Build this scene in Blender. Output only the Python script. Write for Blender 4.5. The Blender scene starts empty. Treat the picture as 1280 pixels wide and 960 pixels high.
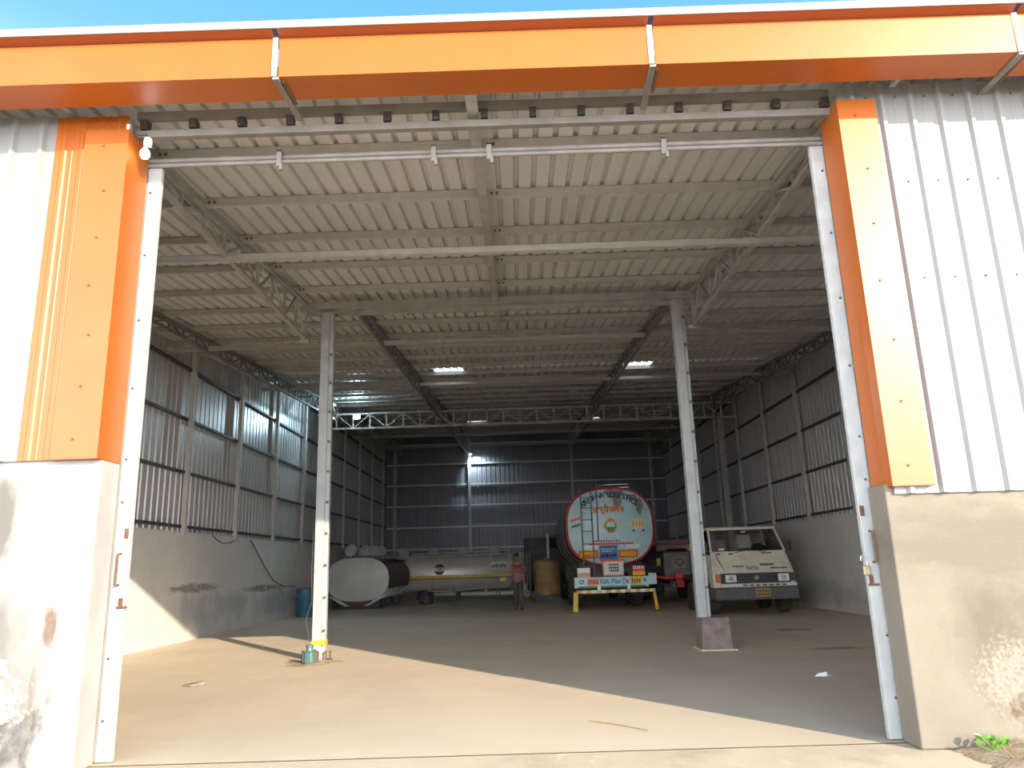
import bpy, math, random
from mathutils import Vector, Matrix
random.seed(7)
sc = bpy.context.scene
col = sc.collection
R = math.radians

# ------------------------------------------------------------------ camera
F_PX, YAW, PIT, ROL = 941.43, -0.0046, 0.2360, -0.0306
cam_d = bpy.data.cameras.new('camera'); cam = bpy.data.objects.new('camera', cam_d); col.objects.link(cam)
cam_d.sensor_fit = 'HORIZONTAL'; cam_d.sensor_width = 36; cam_d.lens = F_PX/1280*36
cam_d.clip_start = .05; cam_d.clip_end = 500
fwd = Vector((math.sin(YAW)*math.cos(PIT), math.cos(YAW)*math.cos(PIT), math.sin(PIT)))
rgt0 = Vector((math.cos(YAW), -math.sin(YAW), 0)); up0 = rgt0.cross(fwd)
rgt = math.cos(ROL)*rgt0 + math.sin(ROL)*up0
upv = -math.sin(ROL)*rgt0 + math.cos(ROL)*up0
m3 = Matrix((rgt, upv, -fwd)).transposed()
cam.matrix_world = Matrix.Translation((0, -6.1286, 1.36)) @ m3.to_4x4()
sc.camera = cam

# ------------------------------------------------------------------ sky, sun, exposure
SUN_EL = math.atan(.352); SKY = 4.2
SUN_H = Vector((-.575, .818, 0)).normalized()
SUN_DIR = (SUN_H*math.cos(SUN_EL) + Vector((0, 0, -math.sin(SUN_EL)))).normalized()
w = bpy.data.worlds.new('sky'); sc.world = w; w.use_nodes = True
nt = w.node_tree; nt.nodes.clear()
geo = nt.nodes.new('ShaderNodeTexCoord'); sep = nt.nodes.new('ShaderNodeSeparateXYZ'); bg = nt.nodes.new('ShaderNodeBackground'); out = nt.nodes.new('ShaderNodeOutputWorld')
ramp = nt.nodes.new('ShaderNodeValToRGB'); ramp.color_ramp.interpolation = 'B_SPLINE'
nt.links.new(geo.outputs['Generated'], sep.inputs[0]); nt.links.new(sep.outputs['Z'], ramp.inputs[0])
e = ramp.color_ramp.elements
e[0].position = 0.0; e[0].color = (.90, .92, .95, 1)            # pale haze low down, brightened out of view to fill the interior ...
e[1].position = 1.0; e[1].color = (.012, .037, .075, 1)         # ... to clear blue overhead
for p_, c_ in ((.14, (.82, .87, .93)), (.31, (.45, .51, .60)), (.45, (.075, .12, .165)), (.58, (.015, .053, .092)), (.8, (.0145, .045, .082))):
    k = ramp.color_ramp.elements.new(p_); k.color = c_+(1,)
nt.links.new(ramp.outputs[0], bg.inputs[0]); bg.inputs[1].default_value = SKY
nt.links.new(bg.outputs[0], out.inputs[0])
sd = bpy.data.lights.new('sun', 'SUN'); sd.energy = 3.1; sd.color = (1, .86, .66); sd.angle = R(.6)
so = bpy.data.objects.new('sun', sd); col.objects.link(so)
so.rotation_euler = SUN_DIR.to_track_quat('-Z', 'Y').to_euler(); so.location = (12, -16, 12)
sc.view_settings.view_transform = 'Standard'; sc.view_settings.look = 'None'
sc.view_settings.gamma = 1; sc.view_settings.use_curve_mapping = False
sc.view_settings.exposure = 1.45

# ------------------------------------------------------------------ materials
MATS = {}
def M(name, c1, c2=None, scale=4, rough=.6, metal=0, bump=0, bscale=30, detail=5, stretch=(1, 1, 1), lo=.35, hi=.65, emit=None, alpha=1):
    if name in MATS: return MATS[name]
    m = bpy.data.materials.new(name); m.use_nodes = True; t = m.node_tree; b = t.nodes['Principled BSDF']
    b.inputs['Roughness'].default_value = rough; b.inputs['Metallic'].default_value = metal
    c1 = tuple(c1)+(1,); b.inputs['Base Color'].default_value = c1
    tc = t.nodes.new('ShaderNodeTexCoord'); mp = t.nodes.new('ShaderNodeMapping'); mp.inputs['Scale'].default_value = stretch
    t.links.new(tc.outputs['Object'], mp.inputs[0])
    if c2 is not None:
        n = t.nodes.new('ShaderNodeTexNoise'); n.inputs['Scale'].default_value = scale; n.inputs['Detail'].default_value = detail
        r = t.nodes.new('ShaderNodeValToRGB'); r.color_ramp.elements[0].position = lo; r.color_ramp.elements[1].position = hi
        r.color_ramp.elements[0].color = c1; r.color_ramp.elements[1].color = tuple(c2)+(1,)
        t.links.new(mp.outputs[0], n.inputs[0]); t.links.new(n.outputs[0], r.inputs[0]); t.links.new(r.outputs[0], b.inputs['Base Color'])
    if bump:
        n2 = t.nodes.new('ShaderNodeTexNoise'); n2.inputs['Scale'].default_value = bscale; n2.inputs['Detail'].default_value = 6
        bp = t.nodes.new('ShaderNodeBump'); bp.inputs['Strength'].default_value = bump; bp.inputs['Distance'].default_value = .02
        t.links.new(mp.outputs[0], n2.inputs[0]); t.links.new(n2.outputs[0], bp.inputs['Height']); t.links.new(bp.outputs[0], b.inputs['Normal'])
    if emit:
        b.inputs['Emission Color'].default_value = tuple(emit[:3])+(1,); b.inputs['Emission Strength'].default_value = emit[3]
    MATS[name] = m
    return m

M('galv', (.58, .575, .56), (.52, .515, .50), 1.5, .42, .0, .05, 8)
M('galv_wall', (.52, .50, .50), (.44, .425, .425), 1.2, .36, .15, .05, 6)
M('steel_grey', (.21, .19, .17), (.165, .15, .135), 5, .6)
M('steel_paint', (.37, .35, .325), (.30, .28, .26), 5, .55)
M('white_paint', (.42, .43, .42), (.34, .355, .345), 6, .45, 0, .05, 20)
M('white_sheet', (.235, .232, .22), (.21, .205, .195), .8, .4, 0, .03, 10)
M('orange_paint', (.375, .092, .008), (.35, .083, .0065), 1.5, .38, 0, .04, 3)
M('orange_dark', (.28, .06, .015), None, rough=.5)
M('rust', (.10, .045, .025), (.16, .085, .045), 25, .85)
M('black_rubber', (.035, .032, .03), (.07, .06, .05), 8, .85, 0, .1, 40)
M('dark_metal', (.06, .055, .055), (.10, .085, .08), 6, .6, .2)
M('bolt', (.10, .09, .08), None, rough=.6)
M('tank_teal', (.50, .70, .74), (.42, .60, .64), 3, .35, 0, .03, 8)
M('red_paint', (.55, .04, .05), (.42, .03, .04), 6, .45)
M('red_bright', (.75, .07, .05), None, rough=.45)
M('navy', (.02, .035, .10), None, rough=.6)
M('blue_print', (.10, .22, .42), None, rough=.6)
M('gold', (.75, .50, .10), None, rough=.5)
M('yellow', (.82, .55, .04), (.70, .45, .03), 8, .5)
M('amber', (.95, .42, .02), None, rough=.35)
M('orange_plate', (.85, .35, .12), (.75, .42, .2), 20, .5)
M('green_print', (.04, .28, .12), None, rough=.5)
M('saffron', (.75, .18, .06), None, rough=.5)
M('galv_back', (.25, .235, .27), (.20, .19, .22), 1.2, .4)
M('cream', (.80, .74, .60), (.66, .60, .48), 3, .5, 0, .03, 12)
M('cream_clean', (.80, .78, .70), (.72, .69, .60), 8, .5)
M('white_plain', (.86, .86, .84), None, rough=.5)
M('black_plastic', (.035, .035, .04), (.055, .055, .06), 15, .5)
M('bumper_grey', (.10, .10, .103), (.13, .125, .12), 5, .65)
M('seat_cloth', (.32, .28, .26), (.40, .35, .32), 12, .9)
M('lamp_glass', (.9, .92, .93), (.75, .77, .8), 30, .3)
M('tank_white', (.62, .61, .58), (.52, .50, .47), 1.3, .45, 0, .02, 6)
M('tank_rusty', (.16, .11, .10), (.24, .19, .18), 3, .7)
M('tank_silver', (.66, .60, .57), (.56, .51, .48), 1.2, .32, .12)
M('brown_red', (.30, .10, .08), (.24, .09, .08), 10, .7)
M('barrel_yellow', (.42, .28, .09), (.32, .18, .08), 3, .6)
M('grey_truck', (.22, .21, .20), (.17, .15, .15), 5, .6)
M('drum_blue', (.04, .14, .24), (.06, .18, .28), 6, .45)
M('pump_teal', (.09, .20, .20), (.12, .18, .17), 14, .4, .3)
M('conc_block', (.17, .12, .11), (.26, .20, .17), 6, .9, 0, .3, 25)
M('dirt', (.36, .27, .18), (.25, .18, .11), 9, .95, 0, .6, 30)
M('stone', (.20, .17, .14), (.28, .24, .2), 12, .9)
M('paper', (.85, .83, .78), None, rough=.8)
M('leaf_green', (.10, .25, .03), (.18, .33, .06), 12, .5)
M('straw', (.32, .23, .11), (.22, .15, .06), 20, .9)
M('skin', (.30, .16, .10), None, rough=.5)
M('hair', (.015, .012, .01), None, rough=.6)
M('shirt_pink', (.42, .17, .18), (.36, .14, .15), 15, .85)
M('scarf_maroon', (.28, .06, .06), (.22, .05, .05), 15, .85)
M('trouser_grey', (.07, .065, .065), (.09, .08, .08), 12, .9)
M('shoe', (.04, .025, .02), None, rough=.5)
M('cable', (.05, .045, .05), None, rough=.6)
M('brass', (.30, .26, .15), (.24, .2, .11), 30, .4, .6)
M('chrome', (.8, .8, .8), None, rough=.2, metal=1)
M('socket', (.82, .80, .76), None, rough=.4)
M('led_glow', (1, 1, 1), None, emit=(.80, .93, 1, 14))
M('bulb_glow', (1, 1, 1), None, emit=(.86, .97, 1, 6))
M('steel_light', (.56, .53, .50), (.48, .45, .43), 5, .55)
M('plate_ochre', (.46, .27, .07), (.38, .22, .06), 12, .6)
M('dome_light', (.50, .46, .44), (.42, .385, .37), 8, .6)
M('dome_grey', (.30, .27, .25), (.24, .21, .20), 8, .6)
M('steel_mid', (.48, .455, .425), (.41, .385, .36), 5, .55)
M('white_faded', (.72, .74, .74), (.6, .6, .58), 12, .5)

def glass(name, tint, rough=.03):
    m = bpy.data.materials.new(name); m.use_nodes = True; t = m.node_tree; t.nodes.clear()
    o = t.nodes.new('ShaderNodeOutputMaterial'); mx = t.nodes.new('ShaderNodeMixShader'); fr = t.nodes.new('ShaderNodeFresnel'); fr.inputs[0].default_value = 1.5
    tr = t.nodes.new('ShaderNodeBsdfTransparent'); tr.inputs[0].default_value = tuple(tint)+(1,)
    gl = t.nodes.new('ShaderNodeBsdfGlossy'); gl.inputs['Roughness'].default_value = rough
    t.links.new(fr.outputs[0], mx.inputs[0]); t.links.new(tr.outputs[0], mx.inputs[1]); t.links.new(gl.outputs[0], mx.inputs[2]); t.links.new(mx.outputs[0], o.inputs[0])
    MATS[name] = m
glass('glass', (.85, .85, .83), .05)

def translucent(name, c):
    m = bpy.data.materials.new(name); m.use_nodes = True; t = m.node_tree; t.nodes.clear()
    o = t.nodes.new('ShaderNodeOutputMaterial'); mx = t.nodes.new('ShaderNodeMixShader'); mx.inputs[0].default_value = .8
    n = t.nodes.new('ShaderNodeTexNoise'); n.inputs['Scale'].default_value = 6
    r = t.nodes.new('ShaderNodeValToRGB'); r.color_ramp.elements[0].color = (c[0]*.75, c[1]*.66, c[2]*.4, 1); r.color_ramp.elements[0].position = .3
    r.color_ramp.elements[1].color = tuple(c)+(1,); r.color_ramp.elements[1].position = .5
    a = t.nodes.new('ShaderNodeBsdfDiffuse'); b = t.nodes.new('ShaderNodeBsdfTranslucent')
    t.links.new(n.outputs[0], r.inputs[0]); t.links.new(r.outputs[0], a.inputs[0]); t.links.new(r.outputs[0], b.inputs[0])
    t.links.new(a.outputs[0], mx.inputs[1]); t.links.new(b.outputs[0], mx.inputs[2]); t.links.new(mx.outputs[0], o.inputs[0])
    MATS[name] = m
translucent('skylight', (.95, .95, .88))

def layered(name, base1, base2, layers, rough=.85, bump=.25, bscale=14, scale=1.2, stretch=(1, 1, 1)):
    """plaster / floor: noise base plus stain layers. layer = (colour, noise scale, lo, hi, stretch, spots)
    spots: list of (x,y,z, rx,ry,rz) ellipsoids in object space that confine the stain (soft, noise-broken)."""
    m = bpy.data.materials.new(name); m.use_nodes = True; t = m.node_tree; b = t.nodes['Principled BSDF']; L = t.links.new
    b.inputs['Roughness'].default_value = rough
    tc = t.nodes.new('ShaderNodeTexCoord')
    def noise(sc_, st, det=7):
        mp = t.nodes.new('ShaderNodeMapping'); mp.inputs['Scale'].default_value = st; L(tc.outputs['Object'], mp.inputs[0])
        n = t.nodes.new('ShaderNodeTexNoise'); n.inputs['Scale'].default_value = sc_; n.inputs['Detail'].default_value = det; n.inputs['Roughness'].default_value = .62
        L(mp.outputs[0], n.inputs[0]); return n.outputs[0]
    r = t.nodes.new('ShaderNodeValToRGB'); r.color_ramp.elements[0].position = .35; r.color_ramp.elements[1].position = .65
    r.color_ramp.elements[0].color = tuple(base1)+(1,); r.color_ramp.elements[1].color = tuple(base2)+(1,)
    L(noise(scale, stretch), r.inputs[0]); cur = r.outputs[0]
    for (c, ns, lo, hi, st, spots) in layers:
        nz = noise(ns, st)
        mr = t.nodes.new('ShaderNodeMapRange'); mr.inputs['From Min'].default_value = lo; mr.inputs['From Max'].default_value = hi
        if spots:
            acc = None
            for (x, y, z, rx, ry, rz) in spots:
                s = t.nodes.new('ShaderNodeVectorMath'); s.operation = 'SUBTRACT'; s.inputs[1].default_value = (x, y, z); L(tc.outputs['Object'], s.inputs[0])
                d = t.nodes.new('ShaderNodeVectorMath'); d.operation = 'DIVIDE'; d.inputs[1].default_value = (rx, ry, rz); L(s.outputs[0], d.inputs[0])
                ln = t.nodes.new('ShaderNodeVectorMath'); ln.operation = 'LENGTH'; L(d.outputs[0], ln.inputs[0])
                f = t.nodes.new('ShaderNodeMapRange'); f.inputs['From Min'].default_value = 1.15; f.inputs['From Max'].default_value = .35; f.inputs['To Max'].default_value = .5; L(ln.outputs['Value'], f.inputs['Value'])
                if acc is None: acc = f.outputs[0]
                else:
                    mxm = t.nodes.new('ShaderNodeMath'); mxm.operation = 'MAXIMUM'; L(acc, mxm.inputs[0]); L(f.outputs[0], mxm.inputs[1]); acc = mxm.outputs[0]
            add = t.nodes.new('ShaderNodeMath'); add.operation = 'ADD'; L(nz, add.inputs[0]); L(acc, add.inputs[1])
            sub = t.nodes.new('ShaderNodeMath'); sub.operation = 'SUBTRACT'; sub.inputs[1].default_value = .25; L(add.outputs[0], sub.inputs[0]); nz = sub.outputs[0]
        L(nz, mr.inputs['Value'])
        mx = t.nodes.new('ShaderNodeMixRGB'); mx.inputs[2].default_value = tuple(c)+(1,); L(mr.outputs[0], mx.inputs[0]); L(cur, mx.inputs[1]); cur = mx.outputs[0]
    L(cur, b.inputs['Base Color'])
    bp = t.nodes.new('ShaderNodeBump'); bp.inputs['Strength'].default_value = bump; bp.inputs['Distance'].default_value = .02
    L(noise(bscale, (1, 1, 1)), bp.inputs['Height']); L(bp.outputs[0], b.inputs['Normal'])
    MATS[name] = m

layered('floor_conc', (.66, .54, .40), (.59, .48, .36), [
    ((.53, .43, .31), .5, .52, .75, (1, .35, 1), None),
    ((.71, .60, .46), 2.5, .58, .8, (.3, 1, 1), None),
    ((.30, .24, .18), 4, .48, .78, (1, 1, 1), [(5.15, 9.08, 0, .62, .42, 1), (4.75, 5.88, 0, .85, .26, 1), (-3.3, 5.75, 0, .5, .25, 1)])],
    rough=.75, bump=.06, bscale=9, scale=.6)
layered('apron', (.62, .49, .35), (.54, .43, .30), [((.44, .34, .23), 1.2, .55, .75, (1, 1, 1), None), ((.70, .58, .43), 6, .6, .75, (1, .3, 1), None)], rough=.9, bump=.2, bscale=20, scale=1.5)
layered('plaster_out_left', (.36, .345, .32), (.30, .285, .26), [
    ((.20, .19, .172), 1.6, .34, .62, (1, 1, .6), [(-4.25, -.3, .45, .95, 1, 1.0), (-5.8, -.3, .5, 1, 1, 1.2)]),
    ((.125, .118, .105), 2.4, .42, .68, (1, 1, .55), [(-4.30, -.3, .80, .75, 1, .95), (-4.05, -.3, 1.75, .30, 1, .5), (-5.5, -.3, .6, 1, 1, 1.2)]),
    ((.055, .05, .045), 6, .52, .78, (1, 1, .6), [(-4.0, -.3, .30, .75, 1, .55), (-4.2, -.3, 1.1, .35, 1, .5), (-5.6, -.3, .4, 1.2, 1, .7)]),
    ((.15, .10, .075), 5, .56, .76, (1, 1, .4), [(-3.52, -.3, 1.0, .10, 1, .30), (-3.6, -.3, .6, .06, 1, .4)]),
    ((.40, .39, .36), 16, .60, .72, (1, 1, 1), [(-4.1, -.3, .5, .7, 1, .6)])], rough=.9, bump=.25, bscale=18, scale=1.2)
layered('plaster_out_right', (.20, .172, .135), (.168, .142, .108), [
    ((.13, .105, .078), 2.5, .44, .78, (1, 1, .7), [(3.75, -.3, .75, .8, 1, .7), (5, -.3, .6, 1, 1, .9)]),
    ((.24, .21, .17), 30, .60, .80, (1, 1, 1), [(3.62, -.3, .45, .65, 1, .50)]),
    ((.085, .052, .026), 7, .50, .74, (1, 1, 1), [(3.74, -.3, .24, .34, 1, .28), (5, -.3, .25, 1, 1, .4)]),
    ((.145, .125, .095), 2, .50, .75, (1, 1, 3), [(3.5, -.3, 1.45, 1.2, 1, .4)])], rough=.92, bump=.35, bscale=22, scale=1.4)
layered('plaster_in', (.68, .65, .61), (.60, .57, .54), [
    ((.45, .44, .43), 1.6, .46, .76, (1, 1, .8), [(-7.1, 12, .6, 1, 3.5, .6), (-7.1, 17, .5, 1, 4, .6), (7.8, 15, .4, 1, 5, .5)]),
    ((.30, .27, .24), 5, .50, .72, (1, .5, 1.6), [(-7.1, 11.0, 1.08, 1, 1.9, .16), (-7.1, 15.5, .95, 1, 2.5, .14)]),
    ((.60, .57, .53), 3, .60, .74, (1, 1, .3), None)], rough=.9, bump=.25, bscale=12, scale=1.1)

# ------------------------------------------------------------------ mesh builder
class MB:
    def __init__(s): s.v = []; s.f = []
    def add(s, vs, fs):
        o = len(s.v); s.v += [tuple(p) for p in vs]; s.f += [tuple(i+o for i in f) for f in fs]; return s
    def box(s, x0, x1, y0, y1, z0, z1):
        vs = [(x, y, z) for z in (z0, z1) for y in (y0, y1) for x in (x0, x1)]
        return s.add(vs, [(0, 2, 3, 1), (4, 5, 7, 6), (0, 1, 5, 4), (2, 6, 7, 3), (0, 4, 6, 2), (1, 3, 7, 5)])
    def hexa(s, p):   # 8 corners: bottom 4 ccw then top 4 ccw
        return s.add(p, [(3, 2, 1, 0), (4, 5, 6, 7), (0, 1, 5, 4), (1, 2, 6, 5), (2, 3, 7, 6), (3, 0, 4, 7)])
    def bar(s, a, b, w, h, up=(0, 0, 1)):
        a = Vector(a); b = Vector(b); d = (b-a).normalized(); u = Vector(up)
        if abs(d.dot(u)) > .98: u = Vector((0, 1, 0))
        x = d.cross(u).normalized()*w/2; y = x.cross(d).normalized()*h/2
        vs = [p+sx*x+sy*y for p in (a, b) for sx, sy in ((-1, -1), (1, -1), (1, 1), (-1, 1))]
        return s.add(vs, [(0, 1, 2, 3), (7, 6, 5, 4), (0, 4, 5, 1), (1, 5, 6, 2), (2, 6, 7, 3), (3, 7, 4, 0)])
    def tube(s, pts, r, n=8, cap=True):
        pts = [Vector(p) for p in pts]; rr = r if isinstance(r, (list, tuple)) else [r]*len(pts)
        o = len(s.v); prev = None
        for i, p in enumerate(pts):
            d = (pts[min(i+1, len(pts)-1)]-pts[max(i-1, 0)]).normalized()
            if prev is None:
                u = Vector((0, 0, 1)) if abs(d.z) < .9 else Vector((0, 1, 0)); x = d.cross(u).normalized()
            else: x = (prev-d*prev.dot(d)).normalized()
            prev = x; y = d.cross(x)
            for k in range(n):
                a = 2*math.pi*k/n; s.v.append(tuple(p+rr[i]*(math.cos(a)*x+math.sin(a)*y)))
        for i in range(len(pts)-1):
            for k in range(n):
                k2 = (k+1) % n; s.f.append((o+i*n+k, o+i*n+k2, o+(i+1)*n+k2, o+(i+1)*n+k))
        if cap:
            s.f.append(tuple(o+k for k in range(n))[::-1]); s.f.append(tuple(o+(len(pts)-1)*n+k for k in range(n)))
        return s
    def lathe(s, c, prof, n=20, axis='z'):
        o = len(s.v)
        for (r, h) in prof:
            for k in range(n):
                a = 2*math.pi*k/n; ca, sa = r*math.cos(a), r*math.sin(a)
                if axis == 'z': p = (c[0]+ca, c[1]+sa, c[2]+h)
                elif axis == 'x': p = (c[0]+h, c[1]+ca, c[2]+sa)
                else: p = (c[0]+sa, c[1]+h, c[2]+ca)
                s.v.append(p)
        for i in range(len(prof)-1):
            for k in range(n):
                k2 = (k+1) % n; s.f.append((o+i*n+k, o+i*n+k2, o+(i+1)*n+k2, o+(i+1)*n+k))
        s.f.append(tuple(o+k for k in range(n))[::-1]); s.f.append(tuple(o+(len(prof)-1)*n+k for k in range(n)))
        return s
    def prism(s, poly, axis, a, b):   # poly in the other two axes (order x,y,z without axis)
        n = len(poly)
        def P(p, t):
            return {'x': (t, p[0], p[1]), 'y': (p[0], t, p[1]), 'z': (p[0], p[1], t)}[axis]
        vs = [P(p, a) for p in poly]+[P(p, b) for p in poly]
        fs = [tuple(range(n))[::-1], tuple(range(n, 2*n))]+[(i, (i+1) % n, (i+1) % n+n, i+n) for i in range(n)]
        return s.add(vs, fs)
    def build(s, name, mat, parent=None, smooth=False, bevel=0, solid=0, sub=0):
        o0 = Vector(parent['_org']) if parent is not None and '_org' in parent else Vector((0, 0, 0))
        me = bpy.data.meshes.new(name); me.from_pydata([tuple(Vector(p)-o0) for p in s.v], [], s.f); me.validate(); me.update()
        return obj(name, me, mat, parent, smooth, bevel, solid, sub)

ORG = []
def obj(name, me, mat, parent=None, smooth=False, bevel=0, solid=0, sub=0):
    o = bpy.data.objects.new(name, me); col.objects.link(o)
    if mat: me.materials.append(MATS[mat])
    if parent is not None:
        o.parent = parent
        if '_org' in parent: o['_org'] = tuple(parent['_org']); ORG.append(o)
    if smooth:
        for p in me.polygons: p.use_smooth = True
        md = o.modifiers.new('es', 'EDGE_SPLIT'); md.split_angle = R(38)
    if solid:
        md = o.modifiers.new('solid', 'SOLIDIFY'); md.thickness = solid; md.offset = 0
    if bevel:
        md = o.modifiers.new('bevel', 'BEVEL'); md.width = bevel; md.segments = 2; md.limit_method = 'ANGLE'
    return o
def thing(name, label, cat, loc, group=None):
    o = bpy.data.objects.new(name, None); col.objects.link(o); o.location = loc; o.empty_display_size = .2
    o['label'] = label; o['category'] = cat; o['_org'] = tuple(loc); ORG.append(o)
    if group: o['group'] = group
    return o
def tag(o, label, cat, group=None):
    o['label'] = label; o['category'] = cat
    if group: o['group'] = group
    return o
def struct(name, loc=(0, 0, 0), label=None, cat=None):
    o = bpy.data.objects.new(name, None); col.objects.link(o); o.location = loc; o['_org'] = tuple(loc); ORG.append(o); o['kind'] = 'structure'
    if label: o['label'] = label; o['category'] = cat
    return o
def structmesh(name, mb, mat, label=None, cat=None, **kw):
    o = mb.build(name, mat, None, **kw); o['kind'] = 'structure'
    if label: o['label'] = label; o['category'] = cat
    return o
def place(name, me, parent, loc, rot=(0, 0, 0), scale=(1, 1, 1)):
    o = bpy.data.objects.new(name, me); col.objects.link(o); o.parent = parent
    o.location = Vector(loc)-Vector(parent['_org']); o.rotation_euler = rot; o.scale = scale
    return o

def text_mesh(body, size, extr=0, align='CENTER', shear=0, bold=.025):
    c = bpy.data.curves.new('txt', 'FONT'); c.body = body; c.size = size; c.align_x = align; c.extrude = extr; c.shear = shear; c.offset = bold*size
    c.resolution_u = 3
    o = bpy.data.objects.new('txt', c); col.objects.link(o)
    dg = bpy.context.evaluated_depsgraph_get(); me = bpy.data.meshes.new_from_object(o.evaluated_get(dg))
    bpy.data.objects.remove(o); bpy.data.curves.remove(c); return me
def lettering(name, body, size, mat, parent, fn, align='CENTER', shear=0, sx=1):
    """fn maps flat (u,v) to a world point"""
    me = text_mesh(body, size, 0, align, shear); o0 = Vector(parent['_org'])
    for v in me.vertices: v.co = Vector(fn(v.co.x*sx, v.co.y))-o0
    me.name = name; me.materials.clear()
    return obj(name, me, mat, parent)

# ------------------------------------------------------------------ key dimensions (metres)
XWL, XWR, YB = -7.19, 7.90, 35.0       # inner faces of left / right / back wall
D1, D2 = 6.27, 20.0                    # column lines
SL = .083
def zpur(y): return 5.42+SL*y          # purlin centre line
def zroof(y): return 5.475+SL*y        # pan of the roof sheets
ANG = math.atan(SL)

# ------------------------------------------------------------------ floor and outside ground
fl = MB()
nx, ny = 24, 40
for j in range(ny+1):
    for i in range(nx+1):
        fl.v.append((-9+18*i/nx, -.06+36.5*j/ny, 0))
for j in range(ny):
    for i in range(nx):
        a = j*(nx+1)+i; fl.f.append((a, a+1, a+nx+2, a+nx+1))
structmesh('floor', fl, 'floor_conc', 'dusty concrete floor of the shed, half in sunlight', 'floor')
g = MB().box(-40, 40, -45, -.066, -.3, -.004); g.box(-12, 12, -.066, 40, -.3, -.015)
structmesh('ground', g, 'apron', 'pale dusty concrete apron in front of the shed opening', 'ground')

# ------------------------------------------------------------------ corrugated sheet meshes
def sheet_profile(width, pitch, h, wb=.075, wt=.035, start=None, minor=.004):
    pts = [(0, 0)]; x = pitch/2 if start is None else start
    while x+wb/2 < width+1e-6:
        pts += [(x-wb/2, 0), (x-wt/2, h), (x+wt/2, h), (x+wb/2, 0)]
        mid = x+pitch/2
        if mid-.02 < width-.03: pts += [(mid-.022, 0), (mid-.016, minor), (mid-.004, minor), (mid+.002, 0)]
        x += pitch
    pts.append((width, 0)); return pts
def sheet_mesh(name, width, pitch, h, mat, t=.003, **kw):
    """unit length along local Y, width along local X, ribs towards local +Z"""
    pr = sheet_profile(width, pitch, h, **kw); n = len(pr)
    vs = []
    for yy in (0, 1):
        for (x, z) in pr: vs.append((x, yy, z))
    fs = [(i, i+1, n+i+1, n+i) for i in range(n-1)]
    me = bpy.data.meshes.new(name); me.from_pydata(vs, [], fs); me.update(); me.materials.append(MATS[mat]); return me

# ------------------------------------------------------------------ ceiling
ceil = struct('ceiling', (0, 0, 5.4), 'grey corrugated metal mono-pitch roof seen from below', 'ceiling')
RK = dict(wb=.062, wt=.028, minor=.0005)
me8 = sheet_mesh('roof_sheet', .8, .2, .045, 'galv', **RK); me37 = sheet_mesh('roof_sheet_narrow', .37, .185, .045, 'galv', **RK)
cols_ = []
x = -2.22
while x > -7.6: cols_.append((x-.8, .8)); x -= .8
cols_ += [(-2.22, .8)]
x = -1.42
for i in range(5): cols_.append((x, .8)); x += .8
cols_.append((x, .37)); x += .37
cols_.append((x, .8)); SKR = x; x += .8
while x < 8.2: cols_.append((x, .8)); x += .8
rows = [(-.72, 6.32), (6.2, 13.62), (13.6, 14.55), (14.5, 20.8), (20.7, 27.4), (27.38, 28.3), (28.25, 35.7)]
skl = {(2, -2.22), (2, SKR), (5, -2.22), (5, SKR)}
ribs_sky = sheet_mesh('skylight_pane', .8, .2, .045, 'skylight', **RK)
for ri, (ya, yb) in enumerate(rows):
    for (xa, wd) in cols_:
        sky = any(ri == a and abs(xa-b) < 1e-3 for a, b in skl)
        me = ribs_sky if sky else (me8 if wd == .8 else me37)
        place('skylight_pane' if sky else 'roof_sheet', me, ceil, (xa, ya, zroof(ya)+(.004 if ri % 2 else 0)), (ANG, 0, 0), (1, (yb-ya)/math.cos(ANG), 1))
# purlins (lipped channel: web plus two flanges)
def channel_mesh(name, L, w, h, t, mat):
    mb = MB(); mb.box(0, L, -t/2, t/2, -h/2, h/2); mb.box(0, L, -t/2, w, h/2-t, h/2); mb.box(0, L, -t/2, w, -h/2, -h/2+t); mb.box(0, L, w-t, w, -h/2, -h/2+.02)
    me = bpy.data.meshes.new(name); me.from_pydata(mb.v, [], mb.f); me.update(); me.materials.append(MATS[mat]); return me
pur = channel_mesh('purlin', XWR-XWL, .055, .10, .006, 'steel_mid')
py = .65
PUR = []
while py < 34.8:
    PUR.append(py); place('purlin', pur, ceil, (XWL, py, zpur(py))); py += 1.22
tie = channel_mesh('tie_beam', XWR-XWL, .06, .09, .008, 'steel_mid')
for (ty, tz) in ((2.65, 5.22), (8.75, 5.90), (14.6, 6.42), (26.3, 6.98), (32.0, 7.36)):
    place('tie_beam', tie, ceil, (XWL, ty, tz))
# middle rafter of the front bay
mr = MB(); mr.bar((-.30, -.55, zpur(-.55)-.10), (-.30, 8.7, zpur(8.7)-.10), .075, .11); mr.bar((-.30, -.55, zpur(-.55)-.16), (-.30, 8.7, zpur(8.7)-.16), .10, .012)
mr.build('rafter', 'steel_paint', ceil)
# small bolted cleats where purlins meet the front trusses
cl = MB()
for xx in (-3.59, 3.10, -.30):
    for yy in PUR[:6]:
        for k in (.08, .14): cl.box(xx+k, xx+k+.03, yy-.012, yy-.003, zpur(yy)-.02, zpur(yy)+.01)
cl.build('cleat_bolts', 'bolt', ceil)
# eave sheet closing strip under the gutter

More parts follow.
